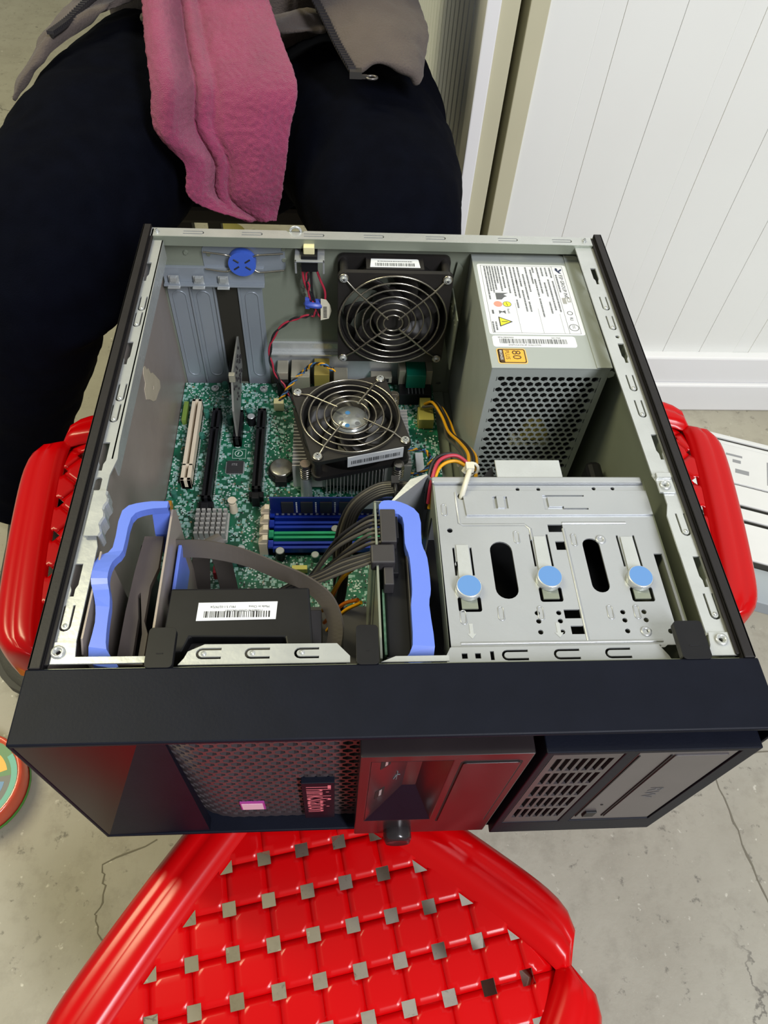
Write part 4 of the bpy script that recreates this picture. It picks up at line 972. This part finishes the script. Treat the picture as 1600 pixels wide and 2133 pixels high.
wires('drive_power_cable', pw, [blackw, greyw, blackw, greyw, greyw, blackw, greyw], 1.15, 'fan of black wires running from the hard drive power plug to the board')
pw = []
for i in range(6):
    pw.append([(166, 103+i*1.3, 169), (150, 103+i*1.6, 158), (136, 104+i*1.2, 146), (120, 108+i, 130), (104, 116+i, 100), (96, 126+i*2, 60)])
wires('data_cable', pw, [greyw, blackw, greyw, blackw, greyw, blackw], 1.0, 'flat bundle of dark wires leaving the square data plug')
pw = []
for i in range(6):
    o_ = i*1.5
    pw.append([(204, 168+o_*.3, 150+o_*.4), (188, 170+o_, 146), (172, 170+o_*1.3, 140), (160-o_*.7, 166+o_, 126), (155-o_*1.2, 156+o_, 96), (153-o_, 150, 60), (150-o_, 148, 28)])
wires('main_power_cable', pw, [blackw]*4+[greyw, blackw], 1.5, 'thick black cable arching over the memory modules behind the hard drive')
mb = MB().tube([(184, 168+6*math.cos(a*.5236), 146+6*math.sin(a*.5236)+1) for a in range(12)], 1.2, 6, closed=True); mb.box(181.5, 186.5, 172, 178, 149, 153)
single('cable_tie', mb, blackw, 'black cable tie around the arching power cable', 'cable tie', (184, 168, 140))
wires('lead_bundle', [[(168, 118, 150), (158, 120, 140), (150, 122, 120), (140, 128, 70)], [(168, 116, 150), (157, 118, 138), (148, 121, 116), (137, 128, 66)], [(168, 121, 150), (158, 124, 141), (150, 128, 118), (144, 134, 70)], [(160, 112, 110), (150, 116, 96), (138, 122, 60)], [(162, 110, 110), (151, 113, 92), (140, 118, 56)]], [orangew, yelloww, greenw, orangew, yelloww], 1.3, 'orange, yellow and green leads under the data plug')
# rear wiring
def twist(a, mats_, r, amp, label, turns, name='twisted_cable'):
    P = spline(a, 10); n = len(P); ps = []
    for q in range(len(mats_)):
        pts = []
        for i, p in enumerate(P):
            t = 2*math.pi*(turns*i/n+q/len(mats_)); pts.append((p.x+amp*math.cos(t), p.y, p.z+amp*math.sin(t)))
        ps.append(pts)
    t = thing(name, label, 'cable', tuple(P[n//2]))
    for p, m in zip(ps, mats_): part('wire', MB().tube(p, r, 7), m, t)
    return t
twist([(124, 390, 154), (124, 389, 142), (126, 388, 128), (130, 387, 112), (122, 388, 108), (108, 389, 102), (94, 388, 88), (88, 386, 66), (92, 382, 48), (101, 376, 34), (108, 368, 26), (112, 362, 24)], [redw, blackw], .9, 1.0, 'twisted red and black lead looping from the rear switch', 9)
wires('switch_leads', [[(120, 391, 154), (121, 390, 142), (125, 389, 130), (129, 388, 116), (133, 388, 108)], [(127, 391, 154), (127, 390, 142), (128, 389, 128), (133, 388, 112), (136, 388, 108)], [(131, 391, 154), (134, 390, 144), (138, 389, 132), (137, 388, 118), (134, 388, 106)]], [redw, blackw, redw], 1.0, 'short red and black leads hanging below the cream switch button')
mb = MB().tube([(128.6+6*math.cos(a*.5236), 388+2.5*math.sin(a*.5236), 121+.6*math.sin(a)) for a in range(12)], 2.6, 8, closed=True); mb.box(121.5, 125, 385, 389, 118, 127)
single('cable_clip', mb, mat('clip_blue', '#3f55b0', .4), 'small blue clip gripping the switch leads', 'clip', (128.6, 388, 118), bevel=.3)
tg_ = single('cable_tag', MB().plate([(134, 106), (141, 108), (143.4, 116), (142, 122), (139, 127), (134.4, 128)], [], 0, .6, BACK(386)), mat('tag_cream', '#cfcab4', .6), 'cream paper flag folded on the switch leads', 'tag', (138, 386, 106))
mb = MB(); [mb.box(136.4, 139.4, 385.1, 385.4, 109+i*1.5, 109.7+i*1.5) for i in range(8)]; part('tag_barcode', mb, inkd, tg_)
twist([(145, 372, 60), (136, 374, 66), (126, 378, 62), (118, 380, 52), (110, 378, 44), (100, 370, 34), (95, 364, 28)], [yelloww, bluew, blackw], .8, 1.3, 'twisted yellow and blue fan lead looping over the rear ports', 7, 'fan_lead')
twist([(200, 280, 62), (210, 282, 58), (221, 284, 54), (226, 278, 50), (222, 272, 44), (214, 270, 40), (204, 272, 40)], [yelloww, bluew, blackw], .8, 1.3, 'twisted blue and yellow lead curling beside the cooler', 6, 'fan_lead')
wires('processor_power_cable', [[(228, 356, 36), (234, 350, 44), (240, 330, 48), (242, 300, 60), (243, 262, 90), (240, 220, 125), (232, 182, 152)], [(231, 356, 36), (238, 350, 44), (244, 330, 46), (245, 300, 58), (246, 262, 90), (243, 220, 125), (235, 182, 152)], [(226, 352, 36), (236, 346, 42), (242, 326, 44), (240, 296, 58), (240, 260, 88), (237, 220, 122), (230, 180, 150)], [(233, 352, 36), (242, 348, 40), (247.5, 326, 44), (248, 296, 58), (249, 260, 88), (246, 220, 122), (237, 180, 150)]], [yelloww, blackw, greyw, yelloww], 1.3, 'yellow and black cable descending beside the power supply to the board')
wires('looped_leads', [[(232, 176, 164), (222, 182, 168), (211, 178, 168), (205.6, 166, 164), (204, 158, 150)], [(233, 174, 162), (222, 180, 165), (212, 176, 165), (207, 165, 162), (205, 157, 146)], [(231, 178, 163), (221, 185, 166), (209, 181, 166), (203.6, 167, 162), (203, 158, 144)]], [redw, yelloww, blackw], 1.2, 'red and yellow leads looping at the corner of the drive cage')
mb = MB().tube([(222.4, 152, 160), (223, 153, 168), (226, 161, 171), (229, 169, 172), (229, 174, 168), (226, 172, 164)], 1.7, 8); mb.box(226, 231, 167, 172, 169.5, 174)
single('cable_tie', mb, tiem, 'white nylon tie threaded through the hole in the drive cage', 'cable tie', (225, 160, 164))
mb = MB().tube([(234+4.6*math.cos(a*.5236), 184+1.5*math.sin(a*.5236), 152+4.6*math.sin(a*.5236)) for a in range(12)], 1.1, 6, closed=True); mb.tube([(231, 183, 156), (226, 182, 160), (224, 180, 161)], 1.3, 6)
single('cable_tie', mb, tiem, 'white nylon tie around the yellow cable behind the drive cage', 'cable tie', (234, 184, 148))
# ------------------------------------------------------------------ person seated behind the computer
jean = mat('dark_navy_denim', '#04050c', .95, 0, '#070913', 50, .6, .3, 900, spec=.05)
jackm = mat('brown_grey_jacket', '#4a413d', .88, 0, '#564c47', 30, .7, .5, 500, sheen=.1)
skinm = mat('skin', '#b98a6c', .55, 0, '#c4957a', 40, .6)
hairm = mat('black_hair', '#15120f', .6, 0, '#221d18', 200, .5, .5, 400)
shoem = mat('grey_shoe', '#4b4a42', .7, 0, '#3a3932', 40, .7, .3, 400)
def loft(mb, secs, n=20, cap=True, mi=0):
    """secs: (x, y, z, rx, rz[, wobble]) ellipses perpendicular to the path"""
    P = [Vector(q[:3]) for q in secs]; rows = []
    for i, q in enumerate(secs):
        d = (P[min(i+1, len(P)-1)]-P[max(i-1, 0)]).normalized()
        u = Vector((1, 0, 0)); u = (u-d*u.dot(d)); u = u.normalized() if u.length > .05 else Vector((0, 1, 0)); w = d.cross(u)
        rows.append([tuple(P[i]+u*math.cos(2*math.pi*k/n)*q[3]+w*math.sin(2*math.pi*k/n)*q[4]) for k in range(n)])
    mb.grid(rows, mi, True, True)
    if cap:
        for r in (rows[0], rows[-1]): mb.add(r, [list(range(n))], mi, True)
    return mb
def organic(o, vox, sm=6, disp=0, dscale=.05):
    r = o.modifiers.new('remesh', 'REMESH'); r.mode = 'VOXEL'; r.voxel_size = vox; r.use_smooth_shade = True
    s_ = o.modifiers.new('smooth', 'SMOOTH'); s_.iterations = sm; s_.factor = .5
    if disp:
        t = bpy.data.textures.new('folds', 'CLOUDS'); t.noise_scale = dscale; t.noise_depth = 2
        d = o.modifiers.new('folds', 'DISPLACE'); d.texture = t; d.strength = disp; d.texture_coords = 'LOCAL'
def dense(secs, k=5):
    out = []
    n = len(secs[0]); P = [tuple(q) for q in secs]
    Q = [P[0]]+P+[P[-1]]
    for i in range(1, len(Q)-2):
        for j in range(k):
            t = j/k; a, b, c, d = Q[i-1:i+3]
            out.append(tuple(.5*(2*b[m]+(c[m]-a[m])*t+(2*a[m]-5*b[m]+4*c[m]-d[m])*t*t+(3*b[m]-a[m]-3*c[m]+d[m])*t**3) for m in range(n)))
    return out+[P[-1]]
per = thing('person', 'person in dark jeans and brown-grey jacket seated behind the computer, legs apart', 'person', (57, 860, -FZ))
LEGS = [[(-46, 880, 70, 104, 90), (-60, 800, 90, 104, 88), (-80, 660, 106, 100, 84), (-104, 540, 110, 84, 74), (-124, 478, 86, 72, 68), (-142, 468, 34, 62, 66), (-176, 474, -40, 56, 64), (-210, 480, -120, 52, 60), (-240, 486, -200, 52, 60), (-256, 490, -262, 56, 64)],
        [(160, 880, 70, 104, 90), (168, 800, 90, 104, 86), (176, 680, 106, 98, 80), (192, 570, 112, 84, 70), (206, 512, 96, 66, 62), (212, 502, 40, 60, 62), (244, 510, -40, 56, 62), (276, 520, -120, 52, 60), (308, 530, -200, 52, 60), (326, 536, -262, 54, 62)]]
# body: one continuous figure under the clothes
mb = MB()
loft(mb, dense([(57, 885, 40, 165, 105), (57, 885, 120, 160, 105), (57, 890, 240, 145, 95), (57, 895, 380, 160, 105), (57, 900, 490, 170, 95), (57, 900, 550, 120, 70), (57, 895, 590, 58, 56), (57, 885, 640, 54, 56)]))
for l in LEGS: loft(mb, dense([(a, b, c, d*.86, e*.86) for a, b, c, d, e in l]+[(l[-1][0]-2, 492, -285, 36, 40)]))
loft(mb, dense([(57, 880, 625, 58, 66), (57, 872, 670, 72, 88), (57, 872, 730, 78, 98), (57, 880, 790, 74, 94), (57, 886, 830, 44, 56)]))
mb.lathe([(1, 30), (12, 12), (14, 0), (8, -8)], None, 12, fr=lambda x, y, z: (57+x, 780-z*.9, 712+y*1.3))     # nose
ARM = [[(-100, 900, 510, 52, 54), (-150, 890, 420, 48, 50), (-176, 860, 320, 42, 44), (-140, 800, 300, 38, 38), (-70, 740, 312, 30, 32), (-36, 722, 318, 25, 20)],
       [(214, 900, 510, 52, 54), (262, 890, 420, 48, 50), (284, 860, 320, 42, 44), (240, 800, 310, 38, 38), (150, 742, 322, 30, 32), (112, 724, 326, 25, 20)]]
for s_, a in zip((1, -1), ARM):
    loft(mb, dense([(q[0], q[1], q[2], q[3]*.85, q[4]*.85) for q in a]))
    hx, hy, hz = a[-1][:3]
    loft(mb, dense([(hx, hy, hz, 22, 18), (hx+s_*26, hy-4, hz+2, 40, 16), (hx+s_*58, hy-6, hz-4, 38, 14)]))
    for k in range(4):
        oy = -26+k*17; ln = (46, 54, 56, 42)[k]
        loft(mb, dense([(hx+s_*52, hy-6, hz-4+oy, 8.6, 9), (hx+s_*(52+ln*.5), hy-14, hz-6+oy*.9, 8.2, 8.4), (hx+s_*(52+ln*.8), hy+4, hz-10+oy*.9, 7.6, 7.8), (hx+s_*(52+ln*.6), hy+20, hz-14+oy*.85, 6.8, 7)]), 12)
    loft(mb, dense([(hx+s_*14, hy-4, hz+16, 11, 12), (hx+s_*36, hy-22, hz+42, 10, 10), (hx+s_*58, hy-26, hz+48, 8.6, 8.6), (hx+s_*74, hy-18, hz+46, 7, 7)]), 12)
body = part('body', mb, skinm, per); organic(body, .006, 5)
for sx in (-1, 1):
    mb = MB(); mb.lathe([(.1, 12), (8, 9), (12, 0)], None, 14, fr=lambda x, y, z, sx=sx: (57+sx*30+x, 787-z*.5, 738+y*.6)); part('eye', mb, whitel, per)
    mb = MB(); mb.lathe([(.1, 2), (5, 0)], None, 12, fr=lambda x, y, z, sx=sx: (57+sx*30+x, 781.2-z*.3, 738+y)); part('pupil', mb, inkd, per)
    mb = MB(); mb.lathe([(.1, 8), (16, 7), (20, 0), (14, -6)], None, 16, fr=lambda x, y, z, sx=sx: (57+sx*(78+z), 884+x*.7, 728+y*1.5)); part('ear', mb, skinm, per)
mb = MB().tube(spline([(35, 785, 686), (57, 778, 684), (79, 785, 686)], 5), 4, 8); part('mouth', mb, mat('lips', '#8e5548', .5), per)
mb = MB(); loft(mb, dense([(57, 905, 720, 84, 88), (57, 900, 770, 88, 100), (57, 888, 815, 82, 98), (57, 888, 846, 46, 60)])); h_ = part('hair', mb, hairm, per); organic(h_, .006, 4)
mb = MB()
loft(mb, dense([(57, 890, 20, 172, 110), (57, 890, 80, 176, 112), (57, 890, 170, 160, 104)]))
loft(mb, dense([(57, 860, 60, 120, 70), (55, 760, 62, 96, 62), (52, 690, 58, 62, 50), (50, 650, 50, 30, 30)]))
for l in LEGS: loft(mb, dense(l))
for (x, y, z, r_) in ((-112, 478, 60, 72), (206, 512, 60, 68)): mb.tube([(x+r_*.9*math.cos(a*.4), y+r_*.9*math.sin(a*.4), z+10*math.sin(a*.9)) for a in range(16)], 9, 8, closed=True)
tro = part('trousers', mb, jean, per); organic(tro, .0065, 7, .012, .06)
# jacket: torso, sleeves and the two open front flaps
mb = MB()
loft(mb, dense([(57, 900, 60, 178, 116), (57, 898, 160, 176, 116), (57, 898, 300, 170, 112), (57, 900, 430, 180, 118), (57, 902, 520, 178, 104), (57, 900, 565, 96, 74)]))
for a in ARM: loft(mb, dense([(q[0], q[1], q[2], q[3]*1.12, q[4]*1.12) for q in a[:5]]))
ja = part('jacket', mb, jackm, per); organic(ja, .008, 4, .012, .05)
def cloth(name, rows, m, parent, th, disp=.0):
    mb = MB(); R_ = [spline(r, 5) for r in rows]; cols = list(zip(*R_)); C_ = [spline(list(c), 5) for c in cols]
    mb.grid([list(map(tuple, c)) for c in C_]); o = part(name, mb, m, parent, nofix=True)
    so = o.modifiers.new('t', 'SOLIDIFY'); so.thickness = th*S; so.offset = 0
    if disp:
        sd_ = o.modifiers.new('s', 'SUBSURF'); sd_.levels = 1; sd_.render_levels = 1
        t = bpy.data.textures.new('cl', 'CLOUDS'); t.noise_scale = .03; d = o.modifiers.new('d', 'DISPLACE'); d.texture = t; d.strength = disp; d.texture_coords = 'LOCAL'
    return o
rf_ = cloth('jacket_flap', [[(112, 790, 232), (124, 732, 228), (139, 682, 222), (152, 636, 216), (166, 600, 210)],
                            [(150, 795, 240), (160, 738, 238), (172, 690, 234), (182, 646, 228), (188, 606, 218)],
                            [(196, 800, 234), (204, 742, 234), (212, 694, 228), (218, 650, 220), (216, 611, 208)],
                            [(228, 805, 216), (234, 746, 216), (238, 700, 210), (234, 656, 203), (224, 616, 196)]], jackm, per, 7, .007)
lf_ = cloth('jacket_flap', [[(-40, 790, 212), (-84, 790, 206), (-116, 786, 196)], [(-60, 760, 208), (-98, 740, 204), (-140, 722, 190)], [(-80, 740, 206), (-128, 690, 196), (-166, 672, 160)], [(-104, 716, 198), (-146, 664, 176), (-172, 652, 150)]], jackm, per, 7, .01)
inner = cloth('jacket_hem', [[(-40, 765, 200), (20, 752, 196), (84, 752, 200), (126, 762, 206)], [(-46, 720, 205), (-20, 716, 200), (80, 716, 198), (140, 690, 212)]], jackm, per, 6, .012)
def zipper(parent, pts, label):
    P = spline(pts, 10); mb = MB().tube(P, 3.0, 8); part('zip_tape', mb, mat('zip_tape_grey', '#2d2a2b', .6), parent, label=label)
    mb = MB()
    for i in range(0, len(P), 1):
        p = P[i]; mb.box(p.x-3.4, p.x+3.4, p.y-1.2, p.y+1.2, p.z+1, p.z+4.2)
    part('zip_teeth', mb, mat('zip_metal', '#4a474a', .4, .6), parent, kind='stuff')
zipper(rf_, [(108, 790, 236), (121, 732, 232), (136, 682, 226), (149, 636, 220), (162, 600, 214)], 'dark toothed zip edge')
mb = MB().box(160, 171, 593, 602, 210, 216); mb.tube([(180+5*math.cos(a*.5236), 595+3.4*math.sin(a*.5236), 211) for a in range(12)], 1.2, 6, closed=True); mb.box(170, 176, 593.6, 596.4, 210, 213); part('zip_pull', mb, mat('zip_pull_metal', '#6e6b6a', .35, .8), rf_)
zipper(lf_, [(-92, 780, 206), (-100, 742, 208), (-114, 706, 203), (-126, 684, 200)], 'dark toothed zip edge')
def sw(q):
    a = max(.12, 1-max(0, (.12-q)/.12)**2*.5) if q < .12 else 1
    return a*math.sqrt(max(.04, 1-max(0, (q-.72)/.285)**2))
def shoe(x, y, ang):
    t = []
    c, s_ = math.cos(ang), math.sin(ang)
    def f(u, v, w): return (x+u*c-v*s_, y+u*s_+v*c, w-FZ)
    mb = MB(); rows = []
    for i in range(23):
        q = i/22; v = 60-q*330
        hw = (34+16*math.sin(min(1, q*1.25)*math.pi*.5))*sw(q); top = 96-62*min(1, max(0, q-.12)/.5)+ (0 if q < .85 else -(q-.85)/.15*16)
        rows.append([f(hw*math.cos(a)*1.0, v, 4+max(0, math.sin(a))*top) for a in [math.pi*k/12 for k in range(13)]])
    mb.grid(rows); 
    for r in (rows[0], rows[-1]): mb.add(r, [list(range(13))], 0)
    sh = part('shoe', mb, shoem, per); sd_ = sh.modifiers.new('s', 'SUBSURF'); sd_.levels = 1; sd_.render_levels = 1
    out = []
    for i in range(31): q = i/30; out.append((-(36+16*math.sin(min(1, q*1.25)*math.pi*.5))*sw(q), 60-q*332))
    out += [(-a, b) for a, b in out[::-1]]
    mb = MB().plate(out, [], 0, 16, f); part('sole', mb, mat('shoe_sole', '#3b3a34', .7), sh)
shoe(-246, 496, R(9)); shoe(334, 545, R(-2))
# towel
towm = mat('pink_terry_towel', '#a83868', .95, 0, '#7c2448', 18, .7, 1.0, 1400, sheen=.2)
tw = [((-23.5, 725, 300), (58.5, 725, 300)), ((-29.1, 697.2, 248), (75, 710, 248)), ((-29.7, 676, 236), (84.4, 689, 236)), ((-22, 620, 222), (99.4, 631, 222)), ((-14, 576, 205), (113, 586, 205)), ((-14, 559, 178), (106, 567, 178)), ((8, 550, 150), (101, 556, 150)), ((7, 543, 126), (96, 547, 126)), ((23, 542.5, 112), (92.6, 546, 112)), ((62.9, 542, 98), (88.6, 543.4, 98))]
rows = []
for i, (a, b) in enumerate(tw):
    row = []
    for j in range(33):
        t = j/32; p = Vector(a).lerp(Vector(b), t)
        f = 4*math.sin(t*9+.4+i*.12)*min(1, i/2+.5)-(15*math.exp(-((t-.27)/.045)**2) if i < 8 else 0)-7*math.exp(-((t-.42)/.05)**2)
        if i < 6 and t < .26: f += 15*math.sin(math.pi*t/.26)
        if i == 5 and t < .26: p.z -= 8*math.sin(math.pi*t/.26)
        n_ = Vector((0, -.6, .8)) if i < 4 else Vector((0, -.9, .4))
        p += n_*(f*(1-.5*t)); row.append(tuple(p))
    rows.append(row)
mb = MB(); cols = [spline(list(c), 6) for c in zip(*rows)]; mb.grid([list(map(tuple, r)) for r in zip(*cols)])
tow = single('towel', mb, towm, 'crumpled pink terry towel hanging between the seated person\'s thighs', 'towel', (45, 600, 98), nofix=True)
so = tow.modifiers.new('t', 'SOLIDIFY'); so.thickness = .005; so.offset = 0
sd_ = tow.modifiers.new('s', 'SUBSURF'); sd_.levels = 1; sd_.render_levels = 2
t_ = bpy.data.textures.new('terry', 'CLOUDS'); t_.noise_scale = .004; d_ = tow.modifiers.new('d', 'DISPLACE'); d_.texture = t_; d_.strength = .0022; d_.texture_coords = 'LOCAL'
# low dark stool the person sits on (hidden behind the legs)
ls = thing('low_stool', 'dark low stool under the seated person', 'stool', (57, 900, -FZ)); dkw = mat('dark_stool_wood', '#17140f', .6)
part('stool_seat', MB().box(-80, 194, 760, 1040, -48, -22), dkw, ls, bevel=6)
for x in (-66, 160):
    for y in (776, 1004): part('stool_leg', MB().box(x, x+22, y, y+22, -FZ, -48), dkw, ls, bevel=2)

# ------------------------------------------------------------------ things on the floor
def onfloor(ang, ox, oy):
    c, s_ = math.cos(R(ang)), math.sin(R(ang)); return lambda u, v, w: (ox+u*c-v*s_, oy+u*s_+v*c, -FZ+w)
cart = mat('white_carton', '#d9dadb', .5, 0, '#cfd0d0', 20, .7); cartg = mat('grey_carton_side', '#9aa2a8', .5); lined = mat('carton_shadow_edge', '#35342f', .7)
F_ = onfloor(-19, 757, 617)
rowsb = [(0, 8, 24), (13, 20, 24), (26, 100, 30), (107, 142, 34), (149, 168, 34), (175, 236, 34)]
labs = ['thin pale strip furthest back among the white boards on the floor', 'thin pale strip touching the printed white board', 'white carton board with grey printed marks beside the right-hand stool', 'plain white board next to the printed carton board', 'narrow white board among those right of the stool', 'white board nearest the viewer with a blue-grey edge']
for (a, b, h), l in zip(rowsb, labs):
    t = thing('carton_board', l, 'board', F_(150, -(a+b)/2, 0), 'white boards lying on the floor at the right')
    part('board_face', MB().box(-60, 420, -b, -a, 0, h, fr=F_), cart, t, bevel=1.5)
    part('board_gap_shade', MB().box(-59, 419, -b-1.6, -b, 2, h-3, fr=F_), lined, t)  # dark strip painted as the shade in the gap between boards
    if b == 100:
        pr = MB()
        for u0, u1, v0, v1 in ((-10, 14, -48, -44), (0, 12, -60, -54), (50, 54, -90, -44), (4, 24, -80, -72)): pr.box(u0, u1, v0, v1, h, h+.2, fr=F_)
        part('print_marks', pr, mat('print_grey', '#8a8c90', .6), t)
    if b == 236: part('grey_side', MB().box(-60, 420, -292, -238, 0, 22, fr=F_), cartg, t, bevel=1)
tub = thing('plastic_tub', 'small orange-rimmed tub with a colourful label at the left edge', 'tub', (-236, 122, -FZ))
trm = mat('orange_clear_plastic', '#d2573c', .25, coat=.4)
mb = MB().lathe([(.1, 0), (50, 0), (52, 4), (52, 30), (49, 34), (47, 31), (46, 28), (.1, 28)], (-236, 122, -FZ), 40); part('tub_body', mb, trm, tub)
mb = MB().lathe([(51.5, 2), (53.2, 6), (52.8, 10)], (-236, 122, -FZ), 40); part('tub_base', mb, mat('tub_green', '#4ea23a', .35), tub)
for i, (r0, r1, a0, a1, c_) in enumerate(((0, 46, 0, 360, '#2f6f3a'), (0, 36, 20, 160, '#d9a312'), (0, 36, 160, 300, '#d04a18'), (18, 40, -70, 10, '#4a4d52'), (26, 34, -60, 0, '#3f78a8'), (40, 46, -120, 40, '#3f9d8a'))):
    o_ = [(-236+r1*math.cos(R(a0+(a1-a0)*k/24)), 122+r1*math.sin(R(a0+(a1-a0)*k/24))) for k in range(24 if a1-a0 == 360 else 25)]
    if r0: o_ += [(-236+r0*math.cos(R(a1+(a0-a1)*k/24)), 122+r0*math.sin(R(a1+(a0-a1)*k/24))) for k in range(25)]
    elif a1-a0 < 360: o_ += [(-236, 122)]
    mb = MB().plate(o_, [], i*.15, .2+i*.15, TOP(-FZ+28)); part('label_print', mb, mat('tub_print_'+c_, c_, .4), tub)
mb = MB().lathe([(.1, 0), (36, 0), (40, 6), (38, 12), (.1, 14)], (-60, 1137, -FZ), 28); single('round_lid', mb, mat('dull_yellow', '#8a8038', .6), 'dull yellow round lid on the floor behind the computer', 'lid', (-60, 1137, -FZ))
